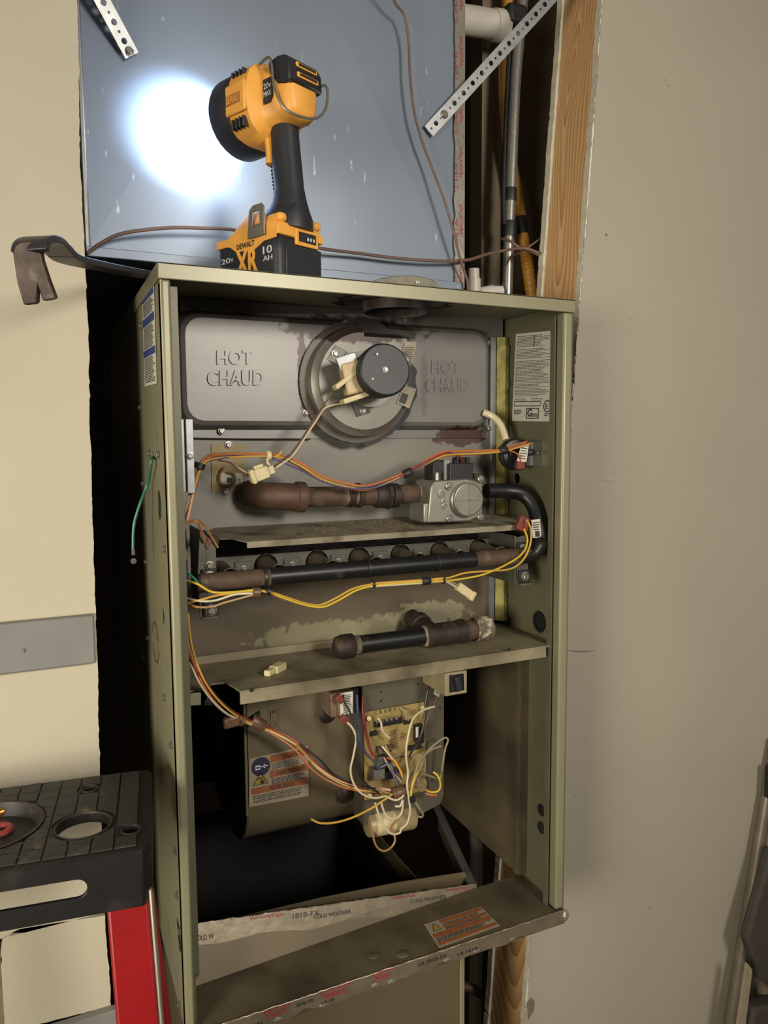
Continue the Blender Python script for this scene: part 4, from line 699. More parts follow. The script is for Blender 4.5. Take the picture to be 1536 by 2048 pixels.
# ------------------------------------------------------------------ things on the deck and on the lid
pa, pb = V((A(686, 1308, .085).x, .085, ZS+.018)), V((A(976, 1266, .085).x, .085, ZS+.018)); dl = pb-pa; dn = dl.normalized(); Lp = dl.length
pipe = thing('pipe_assembly', (pa.x, .085, ZS+.002), 'rusty capped iron pipe and tee lying on the furnace deck', 'pipe')
MB().lathe(pa+dn*.02, dn, [(0, .0118), (Lp*.5, .0118)], 18).build('pipe_nipple', M['black_pipe'], pipe)
MB().lathe(pa-dn*.001, dn, [(-.012, .0), (-.0115, .008), (-.008, .0135), (.0, .0158), (.014, .0158), (.015, .0145)], 20).build('pipe_cap', M['rust_dark'], pipe, smooth=60)
MB().lathe(pa+dn*.0145, dn, [(0, .0128), (.004, .0124), (.008, .012)], 18).build('pipe_thread', M['pale_crust'], pipe)
t0 = Lp*.54; tee = MB().lathe(pa+dn*t0, dn, [(0, .0155), (.001, .017), (.008, .017), (.009, .0155), (Lp*.27-.009, .0155), (Lp*.27-.008, .017), (Lp*.27, .017), (Lp*.27+.001, .0155)], 20)
tb = pa+dn*(t0+.012); tee.lathe(tb, V((-.05, 1, .22)), [(0, .0145), (.028, .0145), (.029, .0168), (.04, .0168), (.041, .013), (.06, .012)], 18)
tee.build('pipe_tee', M['rust_dark'], pipe, smooth=50)
MB().lathe(pa+dn*(t0-.003), dn, [(0, .0125), (.003, .0145), (.0045, .017)], 18).build('pipe_thread', M['pale_crust'], pipe)
e0 = pa+dn*(t0+Lp*.27); MB().lathe(e0, dn, [(0, .0142), (.022, .0142)], 18).build('pipe_nipple', M['rust_pipe'], pipe); MB().lathe(e0+dn*.018, dn, [(0, .0162), (.003, .0172), (.022, .0175), (.026, .0165), (.026, .0135), (.01, .013)], 20, False).build('pipe_collar', M['pale_crust'], pipe)
p, q_ = Z(534, 1347, ZS+.006), Z(566, 1330, ZS+.006); d = (q_-p)/2; up_ = EZ.cross(d).normalized()
tag(MB().obox(p+d*1.35, d*.6, up_*.006, EZ*.0045).obox(p+d*.55, d*.6, up_*.0042, EZ*.0035).build('wire_connector', M['cream'], None, bevel=.001), 'small cream plastic connector lying on the dirty deck', 'connector')
kn = MB(); a, b = A(745, 560, .012), A(886, 574, .012); zt = H+.0005; ks = 24
up_k = [(.0, .2), (.12, .5), (.3, .8), (.55, 1), (.75, .98), (.9, .8), (1, .3)]
xk = [a.x+(b.x-a.x)*t for t, _ in up_k]
rings = []
for sgn, wd in ((0, 0),): pass
kn.prism([V((x, .012, zt)) for x in (xk[0], xk[-1])]+[V((x, .012+.001*i, zt+.0145*h)) for i, (x, (_, h)) in reversed(list(enumerate(zip(xk, up_k))))], (0, .009, 0))
knife = tag(kn.build('pocket_knife', M['knife'], None, bevel=.002), 'folded worn grey pocket knife lying on the furnace lid', 'knife')
screw(A(836, 565, .0145), (0, -1, 0), knife, .0022, M['zinc'], False, 'rivet')
# pry bar with claw
pb_ = thing('pry_bar', A(170, 520, .0), 'worn steel pry bar with forked claw poking out from the furnace lid', 'pry bar')
cl = [(330, 556, .13), (240, 540, .06), (180, 528, .0), (150, 521, -.03), (130, 513, -.05), (114, 498, -.068), (98, 484, -.085), (84, 479, -.1), (70, 482, -.11), (62, 491, -.116), (60, 506, -.118)]
path = spline([A(*p) for p in cl], 5)
hd = path[20]-path[0]; dirs = EZ.cross(V((hd.x, hd.y, 0))).normalized()
def rib(ps, w0, th):
    rings = []
    for i, p in enumerate(ps):
        d = (ps[min(i+1, len(ps)-1)]-ps[max(i-1, 0)]).normalized(); s_ = dirs-d*dirs.dot(d); s_.normalize(); n = d.cross(s_).normalized(); w_ = w0(i/(len(ps)-1)); rings.append([p-s_*w_-n*th, p+s_*w_-n*th, p+s_*w_+n*th, p-s_*w_+n*th])
    return MB().loft(rings)
rib(path[:23], lambda t: .0125, .0028).build('shaft', M['bar_dark'], pb_, bevel=.001, smooth=60)
rib(path[22:50], lambda t: .0125+.003*t, .0028).build('bend', M['bar_dark'], pb_, bevel=.001, smooth=60)
c0 = [A(x, y, -.119) for x, y in ((24, 504), (29, 490), (40, 482), (66, 480), (80, 487), (84, 520), (97, 560), (111, 598), (85, 603), (75, 574), (73, 608), (47, 611), (33, 566))]
MB().prism(c0, (.003, .004, .001)).build('claw', M['bar'], pb_, bevel=.0015)
# ------------------------------------------------------------------ flashlight
FO = V((.138, .0831, H)); Fd = V((-.4067, .9135, 0)).normalized(); Sd = V((-.9135, -.4067, 0)).normalized()
def fp(f, s, u): return FO+Fd*f+Sd*s+EZ*u
tor = thing('flashlight', FO, 'yellow and black cordless spotlight standing lit on the furnace lid', 'flashlight')
LB, WB_ = .054, .03375
def rr(f0, f1, w_, u, r, n=4):
    o = []
    for cf, cs, a in ((f1-r, w_-r, 0), (f0+r, w_-r, PI/2), (f0+r, -w_+r, PI), (f1-r, -w_+r, 1.5*PI)):
        for i in range(n): t = a+PI/2*i/(n-1); o.append(fp(cf+r*math.cos(t), cs+r*math.sin(t), u))
    return o
batt = MB().loft([rr(-LB, LB, WB_, .0005, .008), rr(-LB-.0, LB, WB_, .03, .008), rr(-LB+.001, LB, WB_, .047, .008), rr(-LB+.004, LB-.003, WB_-.003, .05, .008)]).build('battery', M['fl_black'], tor, smooth=50)
def sq(f0, f1, u0, u1, s=WB_): return [fp(f0, s, u0), fp(f1, s, u0), fp(f1, s, u1), fp(f0, s, u1)]      # seen side: +f is on the left
def spoly(pts, s=WB_, th=.0006): return MB().prism([fp(f, s, u) for f, u in pts], Sd*th)
# yellow top shell of the battery with the ray-shaped side logo field
spoly([(LB, .056), (LB, .050), (.0287, .046), (.0170, .0385), (-.0170, .0365), (-.0324, .0427), (-LB, .0432), (-LB, .054)]).build('battery_side', M['fl_yellow'], batt, smooth=0)
bt = [(LB+.001, .047), (LB+.001, .053), (.047, .056), (.034, .062), (.018, .072), (.004, .079), (-.018, .079), (-LB-.003, .060), (-LB-.003, .047)]
MB().loft([[fp(f, s, .047+(u-.047)*k) for f, u in bt] for s, k in ((-WB_-.0005, .6), (-WB_*.8, 1), (WB_*.8, 1), (WB_+.0005, .6))]).build('battery_shell', M['fl_yellow'], tor, bevel=.003, smooth=60)
text('XR', sq(.0185, -.0215, .0105, .0395, WB_+.0002), M['fl_yellow'], batt, off=.0003, bold=.035)
text('DEWALT', sq(.0155, -.0165, .0405, .0465, WB_+.0006), M['fl_black'], batt, off=.0001, bold=.02)
text('20', sq(.0457, .0285, .0285, .0345, WB_+.0002), M['white_ink'], batt, off=.0004); text('v', sq(.0265, .0235, .0285, .033, WB_+.0002), M['white_ink'], batt, off=.0006)
text('10', sq(-.0309, -.0465, .028, .0365, WB_+.0002), M['white_ink'], batt, off=.0004, bold=.01); text('AH', sq(-.0309, -.0468, .0205, .026, WB_+.0002), M['white_ink'], batt, off=.0004, bold=.01)
def rq_(s0, s1, u0, u1, f=-LB-.0002): return [fp(f, s0, u0), fp(f, s1, u0), fp(f, s1, u1), fp(f, s0, u1)]
gz = MB().prism(rq_(.0085, -.026, .0395, .058), -Fd*.0035).build('gauge_frame', M['fl_yellow'], batt, bevel=.001); MB().prism(rq_(.0043, -.0216, .0435, .0543, -LB-.0036), -Fd*.0008).build('gauge_window', M['fl_black'], batt, smooth=0)
for s_ in (-.008, -.0125, -.017): MB().prism(rq_(s_, s_-.002, .046, .0495, -LB-.0044), -Fd*.0004).build('gauge_mark', M['white_ink'], batt, smooth=0)
MB().prism(rq_(.022, -.032, .0, .039, -LB-.0001), -Fd*.0018).build('battery_end', M['fl_black'], batt, bevel=.001)
# handle
hp = [(-.035, .078, .026, .023), (-.038, .09, .021, .0175), (-.0385, .105, .0175, .0145), (-.036, .125, .018, .0145), (-.034, .145, .0175, .0142), (-.033, .162, .0168, .0138), (-.032, .178, .0175, .0138), (-.030, .188, .018, .014)]
MB().loft([[fp(f+math.copysign(abs(math.cos(t))**.85, math.cos(t))*rf, math.copysign(abs(math.sin(t))**.85, math.sin(t))*rs, u) for t in [2*PI*i/20 for i in range(20)]] for f, u, rf, rs in hp]).build('handle', M['fl_black'], tor, smooth=70)
MB().loft([[fp(f+math.cos(t)*rf, math.sin(t)*rs, u) for t in [2*PI*i/20 for i in range(20)]] for f, u, rf, rs in ((-.030, .058, .035, .030), (-.032, .070, .033, .029), (-.036, .084, .025, .021))]).build('handle_foot', M['fl_black'], tor, smooth=70)
for sg in (1, -1): MB().obox(fp(-.046, sg*.026, .066), Fd*.012, Sd*.006, EZ*.005).build('release_button', M['fl_yellow'], tor, bevel=.004, seg=3)
tg = MB()
for i in range(14): u = .1+i*.0042; f = -.0215+(.0045 if u > .13 else .0045*(u-.1)/.03)*1.0; tg.obox(fp(f, 0, u), Fd*.002, Sd*.007, EZ*.0012)
tg.build('grip_ribs', M['fl_black'], tor)
MB().loft([[fp(f+math.cos(t)*.008, math.sin(t)*.0135, u) for t in [2*PI*i/14 for i in range(14)]] for f, u in ((-.016, .136), (-.016, .15), (-.014, .165), (-.008, .18))]).build('neck', M['fl_yellow'], tor, smooth=70)
# head
UC = .203
def ring(f, r, n=32, du=0, rs=None, sq_=0):
    o = []; rs = rs or r
    for i in range(n):
        t = 2*PI*(i+.5)/n; k = 1.0
        if sq_: k = 1/max(abs(math.cos(t)), abs(math.sin(t)))**sq_
        o.append(fp(f, math.cos(t)*rs*k, UC+du+math.sin(t)*r*k))
    return o
MB().loft([ring(-.004, .036), ring(.006, .0425), ring(.022, .0455), ring(.047, .0455), ring(.05, .044), ring(.05, .041), ring(.04, .0405), ring(.015, .032)], caps=False).build('bezel', M['fl_black'], tor, smooth=50)
MB().loft([ring(.030, .0395), ring(.0302, .002)], caps=False).build('lens', M['lens'], tor)
MB().loft([ring(.021, .0425, sq_=.15), ring(.014, .0435, sq_=.2), ring(-.016, .042, sq_=.25), ring(-.022, .036, sq_=.3, rs=.033), ring(-.027, .0325, sq_=.4, rs=.027), ring(-.048, .0315, sq_=.4, rs=.0245), ring(-.05, .03, sq_=.4, rs=.0235)]).build('head_body', M['fl_yellow'], tor, smooth=45)
MB().loft([ring(-.040, .0305, sq_=.5, rs=.0235), ring(-.054, .0315, sq_=.5, rs=.0235), ring(-.063, .029, sq_=.5, rs=.021), ring(-.067, .022, sq_=.5, rs=.016)]).build('rear_shell', M['fl_yellow'], tor, smooth=45)
# dark rear cap on the top half with two slots
rc_ = MB()
rc_.loft([[fp(f, s, UC+u) for f, u in ((-.034, .032), (-.050, .0345), (-.062, .0325), (-.0685, .022), (-.0695, .004), (-.062, .003), (-.05, .005), (-.036, .02))] for s in (-.0245, -.0225, .0225, .0245)])
rear = rc_.build('rear_cap', M['fl_black'], tor, bevel=.002, smooth=45)
for u in (.013, .024):
    f = -.0697 if u < .02 else -.0678; MB().obox(fp(f, -.002, UC+u), Sd*.0155, Fd*.0012, EZ*.0027).build('cap_slot', M['fl_yellow'], rear, bevel=.001); MB().obox(fp(f-.001, -.002, UC+u), Sd*.0125, Fd*.0012, EZ*.0012).build('cap_slot', M['fl_black'], rear)
# side badge panel and vents
sb = .0415
MB().obox(fp(.001, sb+.0006, UC-.001), Fd*.0175, Sd*.0022, EZ*.0165).build('badge_panel', M['fl_yellow'], tor, bevel=.003)
bd = MB().obox(fp(.003, sb+.003, UC-.002), Fd*.0125, Sd*.0004, EZ*.0055).build('badge_plate', M['fl_mute'], tor); text('DEWALT', sq(.0145, -.0085, UC-.006, UC+.002, sb+.0035), M['fl_yellow'], tor, off=.0003, bold=.01)
for i in range(4):
    MB().obox(fp(.0095-i*.0064, sb-.003, UC-.027), Fd*.0013, Sd*.0036, EZ*.0058).build('vent_slot', M['fl_black'], tor, bevel=.001)
    MB().obox(fp(.0095-i*.0064, sb-.0045, UC+.027), Fd*.0013, Sd*.0036, EZ*.003).build('vent_slot', M['fl_black'], tor, bevel=.001)
MB().prism([fp(f, .0262, UC+u) for f, u in ((-.029, .014), (-.0445, .014), (-.0445, -.006), (-.039, -.0115), (-.029, -.0115))], Sd*.0015).build('badge_plate', M['fl_black'], tor, smooth=0)
text('20v', sq(-.0305, -.043, UC+.003, UC+.009, .0277), M['white_ink'], tor, off=.0003); text('MAX', sq(-.0305, -.043, UC-.005, UC+.0005, .0277), M['white_ink'], tor, off=.0003)
# wire bail hook and belt clip
MB().tube([fp(-.022, .026, UC+.0335), fp(-.04, .0285, UC+.034), fp(-.046, .0292, UC+.025), fp(-.05, .0292, UC), fp(-.058, .023, UC-.022), fp(-.070, .006, UC-.030), fp(-.0745, -.012, UC-.026), fp(-.075, -.024, UC-.012), fp(-.073, -.029, UC+.006), fp(-.07, -.029, UC+.015), fp(-.066, -.026, UC+.0145)], .0015, 8).build('bail_hook', M['zinc'], tor)
clip = MB(); clip.plate([fp(f, .0365, u) for f, u in ((-.008, .048), (-.038, .048), (-.038, .079), (-.034, .083), (-.018, .083), (-.012, .078))], [[fp(f, .0365, u) for f, u in ((-.017, .058), (-.030, .058), (-.030, .075), (-.019, .075))]], Sd*.0015)
clip.build('belt_clip', M['zinc'], tor, bevel=.0005); MB().obox(fp(-.024, .034, .058), Fd*.004, Sd*.003, EZ*.004).build('clip_screw', M['zinc'], tor)
sl_ = bpy.data.lights.new('flashlight_beam', 'SPOT'); sl_.energy = 24; sl_.color = (.62, .80, 1); sl_.spot_size = math.radians(72); sl_.spot_blend = .5; sl_.shadow_soft_size = .02
so = bpy.data.objects.new('flashlight_beam', sl_); COL.objects.link(so); so.location = fp(.031, 0, UC); so.rotation_euler = (A(392, 274, .22)-so.location).to_track_quat('-Z', 'Y').to_euler(); par(so, tor)
# ------------------------------------------------------------------ duct above
YD = .22
dz = A(180, 508, YD).z; dx0, dx1 = A(158, 200, YD).x, A(925, 300, YD).x
du = thing('supply_duct', ((dx0+dx1)/2, YD+.2, dz), 'galvanised sheet metal duct standing above the furnace', 'duct')
db = MB(); ctr = V(((dx0+dx1)/2, YD-.004, 1.35)); fc = [V((dx0, YD, dz)), V((dx1, YD, dz)), V((dx1, YD, CE-.01)), V((dx0, YD, CE-.01))]
db.add(fc+[ctr]+[p+V((0, .42, 0)) for p in fc], [(0, 1, 4), (1, 2, 4), (2, 3, 4), (3, 0, 4), (0, 5, 6, 1), (1, 6, 7, 2), (2, 7, 8, 3), (3, 8, 5, 0), (5, 8, 7, 6)])
duct = db.build('duct_body', M['duct'], du, smooth=0)
MB().box((dx0-.001, YD-.003, dz), (dx0+.006, YD+.004, CE-.01)).build('duct_corner', M['galv'], du, bevel=.002)
MB().box((0.03, YD+.005, H+.0004), (dx1-.01, YD+.38, dz+.003)).build('duct_collar', M['galv'], du)
MB().box((dx0, YD-.006, dz-.004), (dx1, YD+.0, dz+.008)).build('duct_flange', M['duct'], du, bevel=.001)
tl = [V((A(906+random.uniform(-2, 2), y, YD).x, YD-.0045, A(910, y, YD).z)) for y in range(-400, 585, 16)]
tq = tl+[V((dx1+.001, YD-.0045, tl[-1].z)), V((dx1+.001, YD-.0045, tl[0].z))]
tp = MB().prism(tq, (0, -.0006, 0)); tp.box((dx1, YD-.0045, tl[-1].z), (dx1+.0012, YD+.03, tl[0].z)); tape = tp.build('foil_tape', M['foil'], du, smooth=0)
for y in range(-40, 600, 112):
    text('VentureTape', [A(928, y+62, YD-.005), A(924, y, YD-.005), A(915, y, YD-.005), A(919, y+62, YD-.005)][0:1]+[A(926, y, YD-.005), A(917, y, YD-.005), A(919, y+62, YD-.005)], M['red_ink'], tape, off=.0004, bold=.006)
    text('UL181B-FX' if y % 3 else '1581A', [A(916, y+86, YD-.005), A(915, y+30, YD-.005), A(909, y+30, YD-.005), A(910, y+86, YD-.005)], M['red_ink'], tape, off=.0004)
def strap(p, q, w_, n, name, label, nrm_=V((0, -1, 0))):
    d = (q-p); L = d.length; d.normalize(); s_ = d.cross(nrm_).normalized(); hs = []
    k = int(L/.0105)
    for i in range(k):
        c = p+d*(.006+i*.0105); r = .0036 if i % 2 else .0017
        hs.append(circ(c, d, s_, r, 12 if i % 2 else 8))
    o = MB().plate([p-s_*w_, q-s_*w_, q+s_*w_, p+s_*w_], hs, nrm_*.0012).build(name, M['strap'], None, smooth=0); tag(o, label, 'strap', 'perforated hanger straps'); return o
s1 = strap(A(857, 263, YD-.008), A(1125, -30, .17), .0094, 0, 'hanger_strap', 'perforated steel strap slanting from duct to the wood stud')
screw(A(886, 231, YD-.0095), (0, -1, 0), s1, .0062, M['zinc'], False)
s2 = strap(A(264, 112, YD-.008), A(182, -40, YD-.03), .0094, 0, 'hanger_strap', 'short perforated steel strap at the top left of the duct')
screw(A(258, 103, YD-.0095), (0, -1, 0), s2, .0045, M['zinc'], False)
def cable(pts, r, name, label, m='brown_wire'): return tag(MB().tube([A(*p) for p in pts], r, 8, 8).build(name, M[m]), label, 'cable', 'thermostat cables')
cable([(775, -40, .17), (790, 5, .185), (808, 30, .19), (817, 80, .195), (820, 150, .195), (828, 220, .195), (842, 275, .195), (862, 330, .195), (885, 390, .19), (905, 455, .19), (920, 515, .195), (934, 560, .2), (936, 580, .2)], .0019, 'thermostat_cable', 'thin brown cable hanging down the right half of the duct')
cable([(176, 506, .205), (200, 488, .2), (245, 467, .195), (330, 456, .19), (400, 456, .19), (470, 460, .19), (560, 480, .19), (650, 498, .195), (720, 507, .2), (800, 517, .2), (880, 522, .2), (935, 520, .205), (975, 508, .23), (1020, 499, .24), (1050, 497, .24), (1078, 506, .23)], .0024, 'thermostat_cable', 'thin brown cable strung sideways across the duct bottom')
cable([(1004, 478, .28), (1020, 482, .26), (1040, 496, .25), (1060, 503, .245), (1084, 512, .24)], .0024, 'thermostat_cable', 'short brown cable crossing the conduit beside the stud')
cable([(1090, 470, .25), (1070, 485, .25), (1040, 505, .26), (1020, 515, .28), (1010, 540, .3), (1005, 580, .3)], .0016, 'thermostat_cable', 'thin dark cable looping behind the yellow gas tubing')
# pipes in the closet
pv = thing('vent_pipe', A(960, 45, .315), 'white plastic pipe running sideways at the top of the closet', 'pipe')
MB().tube([A(880, 36, .315), A(940, 42, .315), A(1000, 52, .315)], .0225, 20).build('pipe_run', M['pvc'], pv); MB().lathe(A(985, 50, .315), A(1000, 52, .315)-A(985, 50, .315), [(0, .0248), (.024, .0248), (.026, .021)], 20).build('pipe_socket', M['pvc'], pv)
cn = thing('conduit', A(1020, 300, .3), 'speckled metal conduit rising beside the pine stud', 'conduit')
cpts = [(1052, -60, .3), (1040, 60, .3), (1030, 180, .3), (1023, 350, .3), (1017, 500, .3), (1013, 640, .3)]
MB().tube([A(*p) for p in cpts], .0092, 16).build('conduit_tube', M['conduit'], cn)
def taped(p, q, r, o, name='tape_wrap'): a, b = A(*p), A(*q); return MB().lathe(a, b-a, [(0, r*.96), (.002, r), ((b-a).length-.002, r), ((b-a).length, r*.96)], 18).build(name, M['tape_blk'], o)
taped((1022, 377, .3), (1021, 403, .3), .0104, cn); taped((1020, 443, .3), (1019, 474, .3), .0115, cn)
MB().obox(A(1030, 33, .3), (.019, 0, .001), (0, .013, 0), (-.002, 0, .016)).build('tape_wrap', M['tape_blk'], cn, bevel=.007, seg=3)
MB().tube([A(1022, 60, .31), A(1016, 160, .31), A(1010, 300, .31), A(1007, 400, .305), A(1009, 450, .3)], .0045, 10).build('cable', M['tape_blk'], cn)
def cr_(t): return .0105+(.0008*math.sin(t*420) if t > .74 else 0)
ys_ = thing('gas_tubing', A(1040, 400, .32), 'yellow flexible gas tubing beside the metal conduit', 'pipe')
MB().tube([A(*p) for p in ((1021, -60, .33), (1015, 60, .33), (1012, 180, .335), (1017, 290, .34), (1030, 370, .335), (1040, 430, .325), (1048, 490, .315), (1057, 545, .31), (1070, 640, .305))], cr_, 16, 24).build('tubing', M['csst'], ys_)
taped((1039, 436, .324), (1046, 470, .318), .0125, ys_)
fi = thing('pipe_fitting', A(950, 560, .26), 'small white plastic pipe elbow behind the furnace lid', 'pipe')
MB().cyl(A(947, 538, .27), A(948, 600, .27), .0095, n=16).build('pipe_run', M['pvc'], fi); MB().lathe(A(948, 557, .27), (0, 0, -1), [(0, .0098), (.001, .011), (.03, .011)], 16).build('pipe_socket', M['pvc'], fi)
MB().tube([A(950, 590, .27), A(975, 583, .27), A(1003, 582, .27)], .0085, 14).build('pipe_run', M['pvc'], fi); MB().cyl(A(958, 588, .27), A(985, 583, .27), .0105, n=14).build('pipe_socket', M['pvc'], fi)
tag(MB().tube([A(954, 1600, .37), A(953, 1800, .37), A(950, 2080, .37)], .0125, 16).build('drain_pipe', M['pvc']), 'grey plastic pipe standing behind the lower right of the furnace', 'pipe')
tag(MB().tube([A(925, 1972, .3), A(950, 1980, .29), A(975, 2000, .28), A(998, 2040, .27), (A(1005, 2080, .27))], .0085, 12).build('drain_hose', M['rust_red']), 'brown hose curving down beside the lower stud', 'hose')
# ------------------------------------------------------------------ return plenum below
rp = thing('return_plenum', (W/2, .25, FL), 'grey sheet metal return box supporting the furnace', 'plenum')
yr = .025; xr = A(926, 1950, yr).x
M['plenum'] = mat('plenum sheet', C(108, 96, 74), .45, .3, .06, 8, .02, 60)
pm = MB().box((.004, yr, FL), (xr, yr+.002, -.004)); pm.box((.004, yr, FL), (.006, .5, -.004)); pm.box((xr-.002, yr, FL), (xr, .5, -.004)); pm.box((.004, .5, FL), (xr, .502, -.004)); pm.build('plenum_body', M['plenum'], rp)
MB().box((.007, .47, FL), (xr-.003, .498, -.03)).box((.007, yr+.003, FL), (xr-.003, .47, FL+.004)).box((.007, yr+.003, FL), (.010, .47, -.03)).box((xr-.006, yr+.003, FL), (xr-.003, .47, -.03)).build('plenum_shade', M['shade_black'], rp)  # black boxes painting in the darkness inside the plenum
MB().box((xr-.006, yr-.003, FL), (xr+.001, yr, -.004)).build('plenum_corner', M['cabinet'], rp, bevel=.001)
# boot rising through the base with taped rim
b0, b1 = A(388, 1848, .1), A(952, 1768, .1)
MB().prism([V((b0.x-.012, .068, -.012)), V((b1.x, .094, -.016)), b1, b0, V((b0.x-.012, .1, b0.z))], (0, .001, 0)).build('boot_front', M['plenum'], rp, smooth=0)
MB().prism([A(x, y, .122) for x, y in ((430, 1850), (470, 1836), (640, 1796), (800, 1764), (930, 1744), (948, 1800), (700, 1850))], (0, .001, 0)).build('boot_flap', M['plenum'], rp, smooth=0)
r1, r2 = b1, V((.503, .33, .008)); MB().prism([r1, r2, r2-EZ*.05, r1-EZ*.05], (-.001, 0, 0)).build('boot_side', M['plenum'], rp, smooth=0)
MB().hexa([r1+V((-.012, 0, -.002)), r1+V((.001, 0, -.002)), r2+V((.001, 0, -.002)), r2+V((-.012, 0, -.002)), r1+V((-.012, 0, .0)), r1+V((.001, 0, 0)), r2+V((.001, 0, 0)), r2+V((-.012, 0, 0))]).build('boot_rim', M['galv'], rp)
MB().hexa([V((b0.x-.012, .44, -.02)), V((.5, .44, -.02)), V((.5, .441, -.02)), V((b0.x-.012, .441, -.02)), V((b0.x-.012, .44, .03)), V((.5, .44, .01)), V((.5, .441, .01)), V((b0.x-.012, .441, .03))]).build('boot_back', M['shade_black'], rp)  # boot back coloured black as the shade of the return interior
c0_, c1_ = V((b0.x-.012, .068, -.012)), V((b1.x, .094, -.016))
def onb(t, h, o=.0013): p = b0+(b1-b0)*t; d_ = (c0_+(c1_-c0_)*t-p).normalized(); return p+d_*h-EY*o+EZ*o*.4
nb = 30; top = [onb(i/nb, random.uniform(-.0012, .0006), .0008) for i in range(nb+1)]; bot = [onb(i/nb, .023+.0025*math.sin(i*.7)+random.uniform(-.0006, .0006), .0008) for i in range(nb+1)]
tpb = MB().prism(top+bot[::-1], (0, -.0004, .0002)).build('foil_tape', M['foil_pan'], rp, smooth=0)
tr_ = [b0+(b1-b0)*(i/90)+V((0, random.uniform(-.0015, .001), random.uniform(-.0005, .001))) for i in range(91)]; MB().tube(tr_, .0007, 6, 1).build('tape_lip', M['foil_pan'], rp)
for t, w_, s_, m_, h0, h1_ in ((.17, .11, 'VentureTape', 'red_ink', .006, .0), (.31, .09, '181B-FX', 'ink', .010, .004), (.38, .13, 'COLD WEATHER', 'ink', .014, .009), (.66, .09, 'VentureTape', 'red_ink', .006, .0), (.73, .14, 'COLD WEATHER', 'ink', .013, .008), (.87, .09, 'VentureTape', 'red_ink', .006, .0), (.0, .06, 'COLD W', 'ink', .019, .013)):
    text(s_, [onb(t, h0), onb(t+w_, h0), onb(t+w_, h1_), onb(t, h1_)], M[m_], tpb, off=.0004)
# tape over the pan lip
nb = 46; l0, l1 = V((.002, -.0022, .0005)), V((W+.003, -.0022, .0005)); bot = []
for i in range(nb+1): t = i/nb; bot.append(l0+(l1-l0)*t-EZ*(.0185+.002*math.sin(i*.9)+random.uniform(-.0022, .0022)-(.003 if .6 < t < .66 else 0)))
tpl = MB().prism([l0, l1]+bot[::-1], (0, -.0005, 0)).build('foil_tape', M['foil_pan'], rp, smooth=0)
tr_ = [l0+(l1-l0)*(i/110)+V((0, random.uniform(-.0006, .0006), random.uniform(-.0004, .0004))) for i in range(111)]; MB().tube(tr_, lambda t: .0005+.0004*abs(math.sin(t*37)), 6, 1).build('tape_lip', M['foil_pan'], rp)
for i in (3, 9, 14, 20, 22, 29, 33, 38): p = bot[i]; MB().ball(p+V((0, -.0006, .002)), .003, 8, (1.8, .35, .8)).build('tape_crinkle', M['foil'], rp, smooth=0)
MB().ball(l1+V((-.002, 0, -.008)), .006, 9, (.9, .8, 1.4)).build('tape_crinkle', M['foil'], rp, smooth=0)
for t, w_, s_, m_, h0, h1_ in ((.165, .05, 'Vent', 'red_ink', .012, .003), (.3, .06, 'Venture', 'red_ink', .011, .003), (.3, .03, 'UL18', 'ink', .0165, .013), (.24, .04, '181B-FX', 'ink', .009, .005), (.43, .045, 'Ven', 'red_ink', .011, .002), (.55, .08, 'UL181B-FX', 'ink', .01, .005), (.12, .04, 'UL181', 'ink', .016, .012), (.66, .06, 'UL181B', 'ink', .014, .010)):
    f_ = lambda t, h: l0+(l1-l0)*t-EZ*h-EY*.0006
    text(s_, [f_(t, h0), f_(t+w_, h0), f_(t+w_, h1_), f_(t, h1_)], M[m_], tpl, off=.0004, bold=.008)
    if m_ == 'red_ink': MB().prism([f_(t, h1_-.0004)-EY*.0006, f_(t+w_*1.3, h1_-.0004)-EY*.0006, f_(t+w_*1.2, h1_-.002)-EY*.0006, f_(t, h1_-.002)-EY*.0006], (0, -.0003, 0)).build('print_flash', M['red_ink'], tpl, smooth=0)
# ------------------------------------------------------------------ step ladder
zl_ = .30
lA, lB, lC = Z(302, 1692, zl_), Z(0, 1740, zl_), Z(287, 1538, zl_)
lu = (lA-lB).normalized(); lv = EZ.cross(lu).normalized(); dp = (lC-lA).dot(lv); LW = .46
lad = thing('step_ladder', (lA.x-.2, 0, FL), 'red step ladder with black tool-tray top at lower left', 'ladder')
def lp(a, b, h=0): return lA-lu*a+lv*b+EZ*h      # a leftwards from the right edge, b backwards
def lz(px, py): p = Z(px, py, zl_)-lA; return -p.dot(lu), p.dot(lv)
def lcirc(px, py, r, n=24): a, b = lz(px, py); return a, b, r
hb = lcirc(167, 1650, .0245); hs1 = lcirc(178, 1577, .0075); hs2 = lcirc(262, 1659, .008)
tray_c = lcirc(-28, 1655, .047)
def lring(h, z=0, n=28): a, b, r = h; return [lp(a+r*math.cos(2*PI*i/n), b+r*math.sin(2*PI*i/n), z) for i in range(n)]
def rc4(a0, a1, b0, b1, r, z, n=5):
    o = []
    for ca, cb2, t0 in ((a1-r, b1-r, 0), (a0+r, b1-r, PI/2), (a0+r, b0+r, PI), (a1-r, b0+r, 1.5*PI)):
        for i in range(n): t = t0+PI/2*i/(n-1); o.append(lp(ca+r*math.cos(t), cb2+r*math.sin(t), z))
    return o
MB().plate(rc4(0, LW, 0, dp, .012, -.004), [lring(hb, -.004), lring(hs1, -.004, 16), lring(hs2, -.004, 16), lring(tray_c, -.004)], (0, 0, .003)).build('cap_top', M['ladder_blk'], lad, smooth=30)
hk = .055
sk = MB(); slot = []
s0, s1_ = .063, .147
for i in range(9): t = -PI/2+PI*i/8; slot.append(lp(s1_+math.cos(t)*.009, 0, -.0285+math.sin(t)*.0085))
for i in range(9): t = PI/2+PI*i/8; slot.append(lp(s0+math.cos(t)*.009, 0, -.0285+math.sin(t)*.0085))
